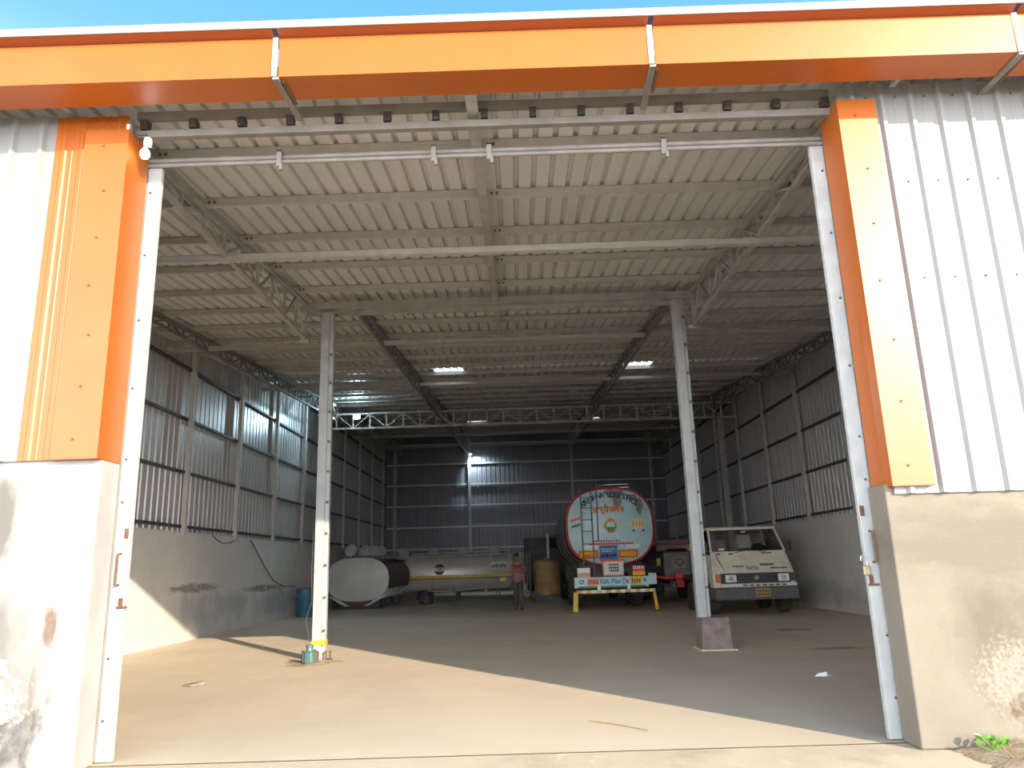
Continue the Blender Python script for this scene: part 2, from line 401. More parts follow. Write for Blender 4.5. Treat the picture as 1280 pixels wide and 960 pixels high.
# ------------------------------------------------------------------ trusses
def truss(label, x, y0, y1, ztop, zbot, n, w=.05, name='roof_truss', plate=False, group='roof trusses', mat='steel_paint'):
    t = thing(name, label, 'truss', (x, y0, zbot(y0)), group)
    mb = MB()
    for s in (-.03, .03): mb.bar((x+s, y0, ztop(y0)), (x+s, y1, ztop(y1)), .045, .06)
    mb.build('top_chord', mat, t)
    mb = MB(); mb.bar((x, y0, zbot(y0)), (x, y1, zbot(y1)), .06, .05); mb.build('bottom_chord', mat, t)
    ys = [y0+(y1-y0)*i/n for i in range(n+1)]
    for i, yy in enumerate(ys):
        if ztop(yy)-zbot(yy) > .09:
            MB().bar((x, yy, zbot(yy)), (x, yy, ztop(yy)), .035, .035, (0, 1, 0)).build('web_post', mat, t)
        if i < n:
            a, b = (yy, ys[i+1]) if i % 2 else (ys[i+1], yy)
            if ztop(a)-zbot(b) > .1:
                MB().bar((x, a, ztop(a)), (x, b, zbot(b)), .03, .03).build('web_diagonal', mat, t)
    if plate: MB().box(x-.10, x+.06, y1-.05, y1+.05, zbot(y1)-.06, zbot(y1)).build('end_plate', mat, t)
    return t
tf = lambda y: zpur(y)-.07
truss('tapering front truss over the left white column', -3.59, .15, D1, tf, lambda y: 5.25, 10, plate=True)
truss('tapering front truss ending beside the right white column', 3.10, .15, D1, tf, lambda y: 5.27, 10, plate=True)
zb2 = lambda y: 5.38+.058*y-.02
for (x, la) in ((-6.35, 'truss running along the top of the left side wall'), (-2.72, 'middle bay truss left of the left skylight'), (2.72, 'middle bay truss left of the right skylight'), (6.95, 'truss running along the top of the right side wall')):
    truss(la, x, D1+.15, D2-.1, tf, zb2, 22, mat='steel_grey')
for (x, la) in ((-6.35, 'rear bay truss on the left beyond the long cross truss'), (-2.72, 'rear bay truss meeting the back post with the lamp'), (2.80, 'rear bay truss meeting the back post above the painted tanker'), (6.95, 'rear bay truss on the right beyond the long cross truss')):
    truss(la, x, D2+.1, YB-.15, tf, zb2, 22)
# long cross truss
ct = thing('cross_truss', 'long horizontal lattice truss spanning the shed in the distance', 'truss', (0, D2, 6.2), 'roof trusses')
MB().box(-7.05, 7.75, D2-.04, D2+.04, 6.70, 6.76).build('top_chord', 'steel_light', ct)
MB().box(-7.05, 7.75, D2-.04, D2+.04, 6.18, 6.24).build('bottom_chord', 'steel_light', ct)
x = -6.95; i = 0
while x < 7.7:
    MB().bar((x, D2, 6.2), (x, D2, 6.74), .055, .03, (0, 1, 0)).build('web_post', 'steel_light', ct)
    if x+.59 < 7.72:
        a, b = (6.72, 6.22) if i % 2 else (6.22, 6.72)
        MB().bar((x, D2, a), (x+.59, D2, b), .035, .03, (0, 1, 0)).build('web_diagonal', 'steel_light', ct)
    x += .59; i += 1
# beam on top of the two columns
cb = thing('cross_beam', 'double steel beam resting on the two white columns', 'beam', (0, D1, 5.7))
MB().box(-3.62, 3.13, D1-.09, D1-.01, 5.76, 5.88).build('upper_channel', 'steel_paint', cb)
MB().box(-3.62, 3.13, D1+.02, D1+.10, 5.68, 5.76).build('lower_channel', 'steel_paint', cb)
bb = MB()
for i in range(14): bb.box(-3.3+i*.48, -3.26+i*.48, D1+.0, D1+.06, 5.64, 5.68)
bb.build('clips', 'steel_paint', cb)

# ------------------------------------------------------------------ columns
def column(label, x0, x1, ya, yb, z0, z1, mat='white_paint', bolts=True, block=False, inner=1):
    t = thing('steel_column', label, 'column', ((x0+x1)/2, (ya+yb)/2, 0), 'shed columns')
    w_ = x1-x0
    MB().box(x0, x0+w_*.68, ya, yb, z0, z1).build('web', mat, t, bevel=.004)
    MB().box(x0+w_*.68, x1, ya+.05, yb-.01, z0, z1).build('flange', mat, t, bevel=.004)
    MB().box(x0-.06, x1+.06, ya-.03, yb+.03, z1, z1+.015).build('cap_plate', 'steel_paint', t)
    if bolts:
        z = z0+.45
        while z < z1-.3:
            MB().lathe((x0+w_*.86, ya+.05, z), [(.022, -.03), (.022, 0), (.012, 0), (.012, .03)], 8, 'y').build('bolt', 'bolt', t); z += .5
    return t
cL = column('white steel column with yellow strap standing in the sunlight', -3.30, -3.10, D1-.08, D1+.08, 0, 5.68)
MB().box(-3.305, -3.095, D1-.088, D1+.088, .24, .31).build('strap', 'yellow', cL)
MB().box(-3.38, -3.02, D1-.16, D1+.16, 0, .014).build('base_plate', 'rust', cL)
for dx in (.13, .2): MB().lathe((-3.20+dx, D1-.11, 0.014), [(.012, 0), (.012, .12), (.02, .12), (.02, .14)], 8).build('anchor_bolt', 'rust', cL)
cR = column('white steel column on the stained concrete block, in shade', 2.74, 2.95, D1-.08, D1+.08, .48, 5.74)
blk = MB(); blk.hexa([(2.73, D1-.24, 0), (3.21, D1-.24, 0), (3.21, D1+.24, 0), (2.73, D1+.24, 0), (2.77, D1-.2, .48), (3.19, D1-.2, .48), (3.19, D1+.2, .48), (2.77, D1+.2, .48)])
bo = blk.build('footing_block', 'conc_block', cR, bevel=.015)
bo['label'] = 'stained dark concrete footing block'
MB().box(2.70, 3.26, D1-.28, D1+.28, 0, .02).build('footing_slab', 'floor_conc', cR)
column('far grey bolted column at the right end of the cross truss', 7.02, 7.24, D2-.1, D2+.1, 0, 6.18, 'steel_paint')
column('far grey column at the left end of the cross truss', -6.88, -6.68, D2-.1, D2+.1, 0, 6.18, 'steel_paint')
# supply cable beside the left column
MB().tube([(-3.34, D1-.02, 2.0), (-3.35, D1-.03, 1.3), (-3.33, D1-.03, .9), (-3.40, D1-.10, .62), (-3.36, D1-.1, .45), (-3.34, D1-.12, .3)], .008, 6).build('supply_cable', 'cable', cL)
# ------------------------------------------------------------------ side and back walls
def side_wall(name, x, sgn, zw, label, y_a=.0, post0=10.16):
    w_ = struct(name, (0, 0, 0), label, 'wall')
    # concrete lower wall
    MB().box(min(x, x+sgn*.25), max(x, x+sgn*.25), y_a, YB+.3, 0, zw).build('low_wall', 'plaster_in', w_)
    sm = SW
    y = y_a
    rot = (R(90), 0, R(90)) if sgn > 0 else (R(90), 0, R(-90))
    while y < YB+.3:
        # local X along depth, local Y up, ribs away from room
        ztop = zroof(y+1)+.03
        yy = y if sgn > 0 else y+1.0
        o = place('cladding_sheet', sm, w_, (x+sgn*.11, yy, zw-.06), rot, (1, ztop-zw+.06, 1))
        y += 1.0
    for gz in (zw+.12, zw+1.27, zw+2.43, zw+3.55, zw+4.7):
        ya = y_a if gz < zroof(0)-.1 else max(y_a, (gz-5.3)/SL)
        if ya < YB-1: MB().box(min(x+sgn*.02, x+sgn*.10), max(x+sgn*.02, x+sgn*.10), ya, YB, gz-.028, gz+.028).build('girt', 'dark_metal', w_)
    y = post0
    while y > .3: y -= 2.97
    y += 2.97
    while y < YB-.2:
        MB().box(min(x-sgn*.05, x+sgn*.05), max(x-sgn*.05, x+sgn*.05), y-.055, y+.055, zw-.08, zroof(y)-.06).build('wall_post', 'steel_light', w_)
        y += 2.97
    return w_
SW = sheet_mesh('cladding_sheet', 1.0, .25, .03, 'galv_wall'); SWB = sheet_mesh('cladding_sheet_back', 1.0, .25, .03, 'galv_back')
side_wall('wall_left', XWL, -1, 2.26, 'left side wall, plaster below and grey corrugated sheets above')
side_wall('wall_right', XWR, 1, 2.34, 'right side wall, plaster below and grey corrugated sheets above', post0=14.78)
wb_ = struct('wall_back', (0, YB, 0), 'dark back wall of grey corrugated sheets with horizontal rails', 'wall')
MB().box(XWL, XWR, YB+.05, YB+.25, 0, 2.0).build('low_wall', 'plaster_in', wb_)
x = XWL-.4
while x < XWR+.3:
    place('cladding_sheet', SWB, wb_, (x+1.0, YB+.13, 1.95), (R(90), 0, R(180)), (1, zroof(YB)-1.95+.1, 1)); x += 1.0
for gz in (2.32, 3.46, 4.60, 5.73, 6.86, 7.95):
    MB().box(XWL, XWR, YB-.0, YB+.09, gz-.035, gz+.035).build('girt', 'white_faded', wb_)
for px in (-6.72, -2.66, 2.93, 7.22):
    MB().box(px-.07, px+.07, YB-.14, YB-.01, 0, zroof(YB)-.15).build('wall_post', 'steel_light', wb_)

# ------------------------------------------------------------------ front wall
fs = sheet_mesh('front_sheet', 1.0, .25, .032, 'white_sheet', wb=.07, wt=.03, start=.125)
fso = sheet_mesh('orange_sheet', .62, .155, .012, 'orange_paint', wb=.06, wt=.03)
wfl = struct('wall_front_left', (0, 0, 0), 'stained white plaster front wall with white sheets, left of the opening', 'wall')
MB().box(-10, -3.25, -.30, -.02, 0, 2.30).build('low_wall', 'plaster_out_left', wfl, bevel=.012)
x = -3.90
while x > -8.5:
    x -= 1.0
    place('front_sheet', fs, wfl, (x, -.325, 2.26), (R(90), 0, 0), (1, 5.28-2.26, 1))
place('orange_sheet', fso, wfl, (-3.905, -.33, 2.262), (R(90), 0, 0), (1, 5.265-2.262, 1))['label'] = 'narrow orange ribbed sheet'
MB().box(-10, -3.3, -.30, -.24, 5.16, 5.24).build('top_rail', 'steel_paint', wfl)
MB().box(-10, -3.27, -.30, -.24, 3.7, 3.78).build('mid_rail', 'steel_paint', wfl)
wfr = struct('wall_front_right', (0, 0, 0), 'dusty plaster front wall with white sheets, right of the opening', 'wall')
MB().box(2.80, 10, -.30, -.02, 0, 1.88).build('low_wall', 'plaster_out_right', wfr, bevel=.012)
x = 2.86
while x < 8:
    place('front_sheet', fs, wfr, (x, -.325, 1.80), (R(90), 0, 0), (1, 5.33-1.80, 1)); x += 1.0
MB().box(2.9, 10, -.30, -.24, 5.2, 5.28).build('top_rail', 'steel_paint', wfr)
MB().box(2.9, 10, -.30, -.24, 3.5, 3.58).build('mid_rail', 'steel_paint', wfr)
def screws(par, pts, mat='bolt'):
    mb = MB()
    for (x, y, z) in pts: mb.lathe((x, y, z), [(.009, -.012), (.011, -.003), (.011, .01)], 6, 'y')
    mb.build('screws', mat, par)
screws(wfl, [(-3.905-.125-.25*i, -.327, z) for i in range(0, 9) for z in (2.4, 3.74, 5.18)])
screws(wfr, [(2.86+.25*i, -.327, z) for i in range(1, 9) for z in (3.54, 5.2, 4.4)])

# ------------------------------------------------------------------ orange corner flashings
def flashing(name, label, xa, xc, z0, z1, sgn):
    t = struct(name, (xc, -.37, z0), label, 'trim')
    lo, hi = min(xa, xc), max(xa, xc)
    MB().box(lo, hi, -.385, -.372, z0, z1).build('front_leg', 'orange_paint', t)
    xs = (xc-.012, xc) if sgn < 0 else (xc, xc+.012)
    MB().box(xs[0], xs[1], -.3722, -.03, z0, z1-.0).build('side_leg', 'orange_paint', t)
    # return leg on the far side, closing the box against the sheet
    xr = (xa, xa+.012) if sgn < 0 else (xa-.012, xa)
    MB().box(xr[0], xr[1], -.3722, -.33, z0, z1).build('return_leg', 'orange_paint', t)
    MB().box(lo, hi, -.384, -.03, z0-.006, z0).build('bottom_lip', 'orange_dark', t)
    screws(t, [((lo+hi)/2+.02*((k*7) % 3-1), -.386, z0+.15+k*(z1-z0-.3)/6) for k in range(7)], 'orange_dark')
    return t
flashing('trim_1', 'orange metal corner cover on the left side of the opening', -3.62, -3.245, 2.262, 5.10, -1)
flashing('trim_2', 'orange metal corner cover on the right side of the opening', 3.15, 2.825, 1.86, 5.15, 1)

# ------------------------------------------------------------------ fascia gutter
tr3 = struct('trim_3', (0, -.9, 5.2), 'long orange box gutter along the roof edge above the opening', 'trim')
YF, YBK, ZF = -.90, -.58, 5.19
edges = [-7.7, -4.78, -1.83, 1.17, 4.09, 7.0]
for a, b in zip(edges[:-1], edges[1:]):
    a2, b2 = a+.022, b-.022
    mb = MB(); mb.prism([(YF, ZF), (YBK, ZF+.005), (YBK, ZF+.012), (YF+.012, ZF+.012), (YF-.006+.012, ZF+.345), (YF-.006, ZF+.345)], 'x', a2, b2)
    p = mb.build('gutter_panel', 'orange_paint', tr3)
    MB().prism([(YF-.085, ZF+.372), (YF+.03, ZF+.345), (YF+.03, ZF+.36), (YF-.085, ZF+.385)], 'x', a2, b2).build('gutter_lip', 'orange_dark', tr3)  # darker orange puts the shade under the coping into the colour
    MB().prism([(YF-.10, ZF+.372), (YF-.088, ZF+.372), (YF-.088, ZF+.43), (YF+.25, ZF+.45), (YF+.25, ZF+.462), (YF-.10, ZF+.44)], 'x', a, b).build('coping', 'white_sheet', tr3)
    MB().box(a2, b2, YBK-.012, YBK, ZF+.004, ZF+.16).build('back_flange', 'orange_paint', tr3)
for x in edges[1:-1]:
    MB().box(x-.028, x+.012, YF-.014, YF-.002, ZF-.0, ZF+.35).build('joint_strip', 'white_faded', tr3)
    MB().bar((x, YF, ZF-.012), (x+.02, -.28, ZF+.015), .05, .022).build('bracket', 'steel_grey', tr3)
    MB().bar((x+.045, YF+.05, ZF-.008), (x+.06, YBK+.05, ZF-.002), .022, .012).build('rust_edge', 'rust', tr3)
for x in (-3.05-.75, 3.35, 4.6, 5.9, -5.4):
    MB().bar((x, -.60, ZF+.10), (x+.0, -.26, ZF+.13), .05, .03).build('stay', 'steel_paint', tr3)

# ------------------------------------------------------------------ door header, rail, doors
hd = thing('header_truss', 'pair of steel channels with spacer blocks across the top of the opening', 'beam', (0, -.2, 5.1))
MB().box(-3.27, 2.84, -.24, -.18, 5.29, 5.36).build('upper_channel', 'steel_grey', hd)
MB().box(-3.27, 2.84, -.24, -.18, 5.11, 5.175).build('lower_channel', 'steel_grey', hd)
x = -3.21
while x < 2.85:
    MB().box(x-.03, x+.03, -.235, -.15, 5.20, 5.29).build('spacer', 'dark_metal', hd)
    x += .43
rl = thing('door_rail', 'double pipe sliding door rail hung across the opening', 'rail', (0, 0, 4.95))
MB().tube([(-6.4, .02, 5.015), (6.0, .02, 5.03)], .026, 10).build('upper_pipe', 'steel_grey', rl, smooth=True)
MB().tube([(-6.4, -.01, 4.955), (6.0, -.01, 4.97)], .02, 10).build('lower_pipe', 'steel_grey', rl, smooth=True)
for bx in (-2.06, -.67, -.17, 1.40):
    mb = MB(); mb.box(bx-.022, bx+.022, -.045, -.033, 4.90, 5.06); mb.box(bx-.022, bx+.022, -.045, .06, 5.048, 5.062); mb.box(bx+.01, bx+.034, -.06, -.03, 4.86, 4.92)
    mb.build('hanger', 'steel_grey', rl)
def sliding_door(name, label, xe, sgn, ztop):
    t = struct(name, (xe, .02, 0), label, 'door')
    xa, xb = (xe-sgn*.0, xe+sgn*.12)
    lo, hi = min(xa, xb), max(xa, xb)
    MB().box(lo, hi, 0, .05, .01, ztop).build('stile', 'white_paint', t, bevel=.004)
    # narrow set-back strip beside the stile
    l2, h2 = (hi, hi+.02) if sgn > 0 else (lo-.02, lo)
    MB().box(min(l2, h2), max(l2, h2), .012, .05, .01, ztop).build('edge_strip', 'steel_paint', t)
    x2 = xe+sgn*2.9
    MB().box(min(xb, x2)+.02, max(xb, x2)-.02, .03, .045, .05, ztop-.02).build('leaf_sheet', 'white_paint', t)
    MB().box(min(xb, x2)+.02, max(xb, x2)-.02, .0, .03, ztop-.12, ztop).build('top_frame', 'white_paint', t)
    screws(t, [(xe+sgn*.085, -.002, z) for z in (.3, .75, 1.95, 2.3, 2.9, 3.5, 4.1, 4.7)])
    return t
dl = sliding_door('door_1', 'white edge of the left sliding door with handle and rusty latches', -3.13, -1, 4.96)
dr = sliding_door('door_2', 'white edge of the right sliding door with latch and padlock', 2.715, 1, 4.98)
for d_, xe, s in ((dl, -3.155, -1), (dr, 2.74, 1)):
    h = MB(); h.tube([(xe+s*.035, -.0, 1.30), (xe+s*.035, -.05, 1.30), (xe+s*.035, -.05, 1.54), (xe+s*.035, -.0, 1.54)], .009, 8); h.build('handle', 'rust', d_, smooth=True)
    for z in (1.16, 1.70): MB().box(xe-.018, xe+.012, -.012, 0, z-.04, z+.04).build('latch_plate', 'rust', d_)
    MB().tube([(xe-.03, -.012, 1.13), (xe+.05, -.012, 1.13)], .01, 6).build('bolt_rod', 'rust', d_)
# padlock hanging on the right door's latch
pl = thing('padlock', 'brass padlock with open shackle hanging on the right door edge', 'padlock', (2.70, -.04, 1.26))
MB().box(2.665, 2.725, -.055, -.025, 1.20, 1.275).build('lock_body', 'brass', pl, bevel=.008)
MB().tube([(2.708, -.04, 1.275), (2.706, -.04, 1.31), (2.695, -.04, 1.345), (2.675, -.04, 1.355), (2.662, -.04, 1.34), (2.662, -.04, 1.315)], .006, 8).build('shackle', 'chrome', pl, smooth=True)

# ------------------------------------------------------------------ lamps
bl = thing('light_bulb', 'glowing white bulb hanging at the top left corner of the opening', 'bulb', (-3.13, -.30, 4.90))
MB().lathe((-3.12, -.30, 4.985), [(.030, 0), (.036, .012), (.036, .05), (.03, .07), (.014, .08)], 16).build('socket', 'socket', bl, smooth=True)
MB().lathe((-3.135, -.305, 4.945), [(.014, .045), (.018, .02), (.03, -.005)][::-1], 16).build('bulb_neck', 'socket', bl, smooth=True)
MB().lathe((-3.135, -.305, 4.90), [(.006, -.042), (.024, -.034), (.037, -.015), (.041, .008), (.038, .026), (.03, .04)], 18).build('bulb_globe', 'bulb_glow', bl, smooth=True)
MB().tube([(-3.12, -.30, 5.06), (-3.14, -.29, 5.10), (-3.2, -.30, 5.09), (-3.27, -.33, 5.11), (-3.28, -.34, 5.14)], .007, 6).build('wire', 'cable', bl)
MB().lathe((-3.28, -.345, 5.12), [(.014, 0), (.014, .05)], 8).build('insulator', 'socket', bl)
def floodlight(label, loc, power, size=.16, aim=(0, -1, -.6), name='floodlight'):
    t = thing(name, label, 'lamp', loc)
    x, y, z = loc
    MB().box(x-size*.55, x+size*.55, y+.0, y+.07, z-size*.4, z+size*.4).build('housing', 'white_plain', t, bevel=.01)
    MB().box(x-size*.48, x+size*.48, y-.012, y-.001, z-size*.33, z+size*.33).build('lamp_face', 'led_glow', t)
    MB().bar((x, y+.05, z+size*.35), (x, y+.1, z+size*.35+.12), .03, .012).build('bracket', 'dark_metal', t)
    ld = bpy.data.lights.new('floodlight_beam', 'SPOT'); ld.energy = power; ld.color = (.55, .86, 1); ld.spot_size = R(165); ld.spot_blend = .6; ld.shadow_soft_size = .08
    lo = bpy.data.objects.new('floodlight_beam', ld); col.objects.link(lo); lo.parent = t
    lo.location = (0, -.06, 0); lo.rotation_euler = Vector(aim).to_track_quat('-Z', 'Y').to_euler()
    return t
floodlight('bright cool white floodlight fixed on the long cross truss', (-5.62, D2-.14, 6.60), 150, .22, (-.1, -1, .05))
bk = thing('wall_lamp', 'small cool white lamp at the top of a back wall post', 'lamp', (-2.58, YB-.25, 7.30))
MB().bar((-2.62, YB-.14, 7.22), (-2.56, YB-.30, 7.34), .03, .03).build('arm', 'dark_metal', bk)
MB().box(-2.64, -2.50, YB-.40, YB-.26, 7.30, 7.38).build('lamp_head', 'white_plain', bk, bevel=.01)
MB().box(-2.63, -2.51, YB-.405, YB-.27, 7.285, 7.298).build('lamp_face', 'led_glow', bk)
ld = bpy.data.lights.new('wall_lamp_beam', 'SPOT'); ld.energy = 160; ld.color = (.68, .9, 1); ld.spot_size = R(120); ld.spot_blend = .7; ld.shadow_soft_size = .05
lo = bpy.data.objects.new('wall_lamp_beam', ld); col.objects.link(lo); lo.parent = bk; lo.location = (.02, -.1, -.03)
lo.rotation_euler = Vector((.5, .45, -1)).to_track_quat('-Z', 'Y').to_euler()

# ------------------------------------------------------------------ tanks
def sup(a, cx, cz, ax, bz, n):
    c, s = math.cos(a), math.sin(a)
    return (cx+ax*math.copysign(abs(c)**(2/n), c), cz+bz*math.copysign(abs(s)**(2/n), s))
class Tank:
    """tank with a superelliptic section; axis along +Y (axis='y') or +X"""
    def __init__(s, c, a, b, n, length, bulge): s.c = c; s.a = a; s.b = b; s.n = n; s.L = length; s.bulge = bulge
    def dish(s, u, v):   # u,v relative to centre -> depth offset towards viewer (negative)
        r = (abs(u/s.a)**s.n+abs(v/s.b)**s.n)**(1/s.n); r = min(r, 1)
        return -s.bulge*(1-r**2.3)
    def mesh(s, s0=0., s1=1., off=0., both=True, seg=48):
        mb = MB(); rings = []
        rr = [s0+(s1-s0)*i/9 for i in range(10)]
        if s0 == 0: rr[0] = .02
        def ring(sc, y):
            o = len(mb.v)
            for k in range(seg):
                p = sup(2*math.pi*k/seg, 0, 0, s.a*sc, s.b*sc, s.n); mb.v.append((s.c[0]+p[0], s.c[1]+y, s.c[2]+p[1]))
            rings.append(o)
        for r_ in rr: ring(r_, -s.bulge*(1-r_**2.3)-off)
        return mb, rings, ring, seg
    def head(s, name, mat, par, s0=0., s1=1., off=0.):
        mb, rings, ring, seg = s.mesh(s0, s1, off)
        s.stitch(mb, rings, seg, cap0=(s0 == 0)); return mb.build(name, mat, par, smooth=True)
    def stitch(s, mb, rings, seg, cap0=False, cap1=False):
        for i in range(len(rings)-1):
            for k in range(seg):
                k2 = (k+1) % seg; mb.f.append((rings[i]+k, rings[i]+k2, rings[i+1]+k2, rings[i+1]+k))
        if cap0: mb.f.append(tuple(rings[0]+k for k in range(seg))[::-1])
        if cap1: mb.f.append(tuple(rings[-1]+k for k in range(seg)))
    def shell(s, name, mat, par, y0=0, y1=None, sc=1., close=True, sc1=None):
        mb = MB(); rings = []; seg = 48; y1 = s.L if y1 is None else y1
        def ring(q, y):
            o = len(mb.v)
            for k in range(seg):
                p = sup(2*math.pi*k/seg, 0, 0, s.a*q, s.b*q, s.n); mb.v.append((s.c[0]+p[0], s.c[1]+y, s.c[2]+p[1]))
            rings.append(o)
        ring(sc, y0); ring(sc, y1)
        if close:
            for r_ in (.9, .7, .4, .05): ring(r_*sc, y1+s.bulge*(1-r_**2.3))
        s.stitch(mb, rings, seg, cap1=close); return mb.build(name, mat, par, smooth=True)
    def band(s, name, mat, par, y, w_=.05, t=.02):
        mb = MB(); rings = []; seg = 48
        for q, yy in ((1, y), (1+t, y), (1+t, y+w_), (1, y+w_)):
            o = len(mb.v)
            for k in range(seg):
                p = sup(2*math.pi*k/seg, 0, 0, s.a*q, s.b*q, s.n); mb.v.append((s.c[0]+p[0], s.c[1]+yy, s.c[2]+p[1]))
            rings.append(o)
        s.stitch(mb, rings, seg); return mb.build(name, mat, par, smooth=True)
def wheel(par, c, r, wd, axis='x', hub='dark_metal', name='wheel'):
    mb = MB(); h = wd/2
    mb.lathe(c, [(r*.55, -h), (r*.92, -h), (r, -h*.7), (r, h*.7), (r*.92, h), (r*.55, h)], 28, axis)
    o = mb.build(name, 'black_rubber', par, smooth=True)
    hb = MB(); hb.lathe(c, [(r*.2, -h*1.02), (r*.52, -h*.8), (r*.54, h*.8), (r*.2, h*1.02)], 20, axis)
    hb.build('wheel_hub', hub, o, smooth=True)
    tr = MB()
    for k in range(18):
        a = 2*math.pi*k/18; ca, sa = math.cos(a)*r*1.005, math.sin(a)*r*1.005
        if axis == 'x': tr.box(c[0]-h*.65, c[0]+h*.65, c[1]+ca-.015, c[1]+ca+.015, c[2]+sa-.015, c[2]+sa+.015) if c[2]+sa-.015 > .002 else None
    if tr.v: tr.build('tread', 'black_rubber', o)
    return o

# ---- painted tanker seen from the rear
tk = thing('tanker_truck', 'pale blue tanker with painted rear end, red rim and ladder, seen from behind', 'tanker truck', (2.68, 16.3, 0))
T = Tank((2.67, 16.62, 2.40), 1.30, 1.13, 2.55, 7.0, .26)
hd_ = T.head('tank_head', 'tank_teal', tk)
T.head('rim', 'red_paint', tk, .962, 1.012, .006)
T.shell('tank_shell', 'dark_metal', tk, 0, 7.0)
for yy in (1.6, 3.3, 5.0): T.band('tank_band', 'grey_truck', tk, yy)
def onT(cx, cz, off=.008):
    return lambda u, v: (cx+u, 16.62+T.dish(cx+u-2.67, cz+v-2.40)-off, cz+v)
# arched owner's name, one letter at a time
word = 'KRISHNA LOGISTICS'
for i, ch in enumerate(word):
    if ch == ' ': continue
    a = R(90+47-94*i/(len(word)-1)); rx, rz = 1.12, .80
    px, pz = 2.68+rx*math.cos(a)*.92, 2.42+rz*math.sin(a)+.02
    tilt = (a-R(90))*.55
    def fn(u, v, px=px, pz=pz, tl=tilt):
        x_ = px+u*math.cos(tl)-v*math.sin(tl); z_ = pz+u*math.sin(tl)+v*math.cos(tl)
        return (x_, 16.62+T.dish(x_-2.67, z_-2.40)-.008, z_)
    lettering('painted_letter', ch, .235, 'navy', tk, fn, sx=.95)
lettering('painted_motto', '॥श्रीराम॥', .25, 'saffron', tk, onT(2.62, 2.80))
lettering('painted_motto_shadow', '॥श्रीराम॥', .25, 'gold', tk, onT(2.607, 2.788, .005))
def patch(name, mat, x0, x1, z0, z1, off=.008, par=None, slant=0):
    mb = MB(); n = 6
    for j in range(n+1):
        for i in range(n+1):
            x_ = x0+(x1-x0)*i/n; z_ = z0+(z1-z0)*j/n+slant*(i/n-.5)
            mb.v.append((x_, 16.62+T.dish(x_-2.67, z_-2.40)-off, z_))
    for j in range(n):
        for i in range(n):
            a = j*(n+1)+i; mb.f.append((a, a+1, a+n+2, a+n+1))
    return mb.build(name, mat, par or tk)
def blob(name, mat, cx, cz, rx, rz, off=.008, par=None, n=20, wob=0., sq=2.):
    mb = MB(); N = n
    for ring in range(4):
        q = (ring+1)/4
        for k in range(N):
            a = 2*math.pi*k/N; w_ = 1+wob*math.sin(3*a+cx*9)+wob*.7*math.sin(5*a+cz*7)
            u, v = sup(a, 0, 0, rx*q*w_, rz*q*w_, sq); x_, z_ = cx+u, cz+v
            mb.v.append((x_, 16.62+T.dish(x_-2.67, z_-2.40)-off, z_))
    for r_ in range(3):
        for k in range(N): mb.f.append((r_*N+k, r_*N+(k+1) % N, (r_+1)*N+(k+1) % N, (r_+1)*N+k))
    mb.f.append(tuple(range(N))); return mb.build(name, mat, par or tk)
# round emblem in the middle
em = blob('painted_emblem', 'gold', 2.66, 2.40, .21, .21, .007, n=32, wob=.06)
blob('emblem_field', 'green_print', 2.66, 2.40, .165, .17, .010, em); blob('emblem_face', 'white_faded', 2.66, 2.42, .125, .10, .013, em, sq=3)
blob('emblem_top', 'saffron', 2.66, 2.56, .09, .06, .014, em); blob('emblem_base', 'saffron', 2.66, 2.22, .10, .035, .014, em)
for q in (2.585, 2.635, 2.685, 2.735): blob('emblem_stroke', 'tank_teal', q, 2.43, .016, .075, .016, em, n=12)
blob('emblem_ground', 'green_print', 2.66, 2.345, .11, .028, .018, em)
# flag stripes and faded drawing
patch('flag_stripe', 'saffron', 1.50, 1.80, 2.58, 2.65, .008, slant=.07); patch('flag_stripe', 'white_faded', 1.51, 1.80, 2.49, 2.56, .008, slant=.07); patch('flag_stripe', 'green_print', 1.52, 1.80, 2.40, 2.47, .008, slant=.07)
fd = blob('faded_drawing', 'cream', 3.48, 2.44, .23, .15, .008, sq=3.5, wob=.03)
for i in range(4): blob('drawing_line', 'gold', 3.33+.1*i, 2.44, .035, .11, .011, fd, wob=.1)
for q in (3.33, 3.63): blob('drawing_foot', 'bolt', q, 2.25, .035, .04, .011, fd, n=10)
# weathered bare patch on top
for (cx_, cz_w, rx_, rz_w) in ((2.82, 3.36, .30, .13), (2.90, 3.10, .13, .20), (3.55, 2.98, .12, .26), (3.36, 3.22, .16, .10)):
    blob('worn_patch', 'dome_grey', cx_, cz_w, rx_, rz_w, .004, wob=.12)
# lower writing: red line, blue panel with illegible lines
patch('red_line', 'red_bright', 2.0, 3.30, 1.86, 1.91, .008)
for i in range(11): patch('red_glyph', 'red_paint', 2.12+i*.075, 2.165+i*.075, 1.93+.01*(i % 3), 1.99+.012*(i % 2), .009)
bpn = patch('blue_panel', 'blue_print', 2.30, 2.84, 1.44, 1.84, .006)
for r_, zz in enumerate((1.79, 1.72, 1.66)):
    for i in range(10-r_*2): patch('panel_glyph', 'navy' if r_ == 0 else 'white_faded', 2.33+.02*r_+i*.05, 2.362+.02*r_+i*.05, zz, zz+.03, .010, bpn)
for i in range(6): patch('panel_script', 'navy', 2.34+i*.08, 2.40+i*.08, 1.50+.02*(i % 2), 1.57+.02*(i % 3), .010, bpn)
for (x0, x1, z0, z1) in ((1.80, 2.24, 1.74, 1.86), (3.08, 3.50, 1.74, 1.86)):
    patch('white_board', 'white_plain', x0, x1, z0, z1, .012)
for (x0, x1) in ((1.70, 2.26), (2.86, 3.42)):
    b_ = patch('reflector_frame', 'red_bright', x0, x1, 1.48, 1.70, .014); patch('reflector', 'amber', x0+.04, x1-.04, 1.515, 1.665, .02, b_)
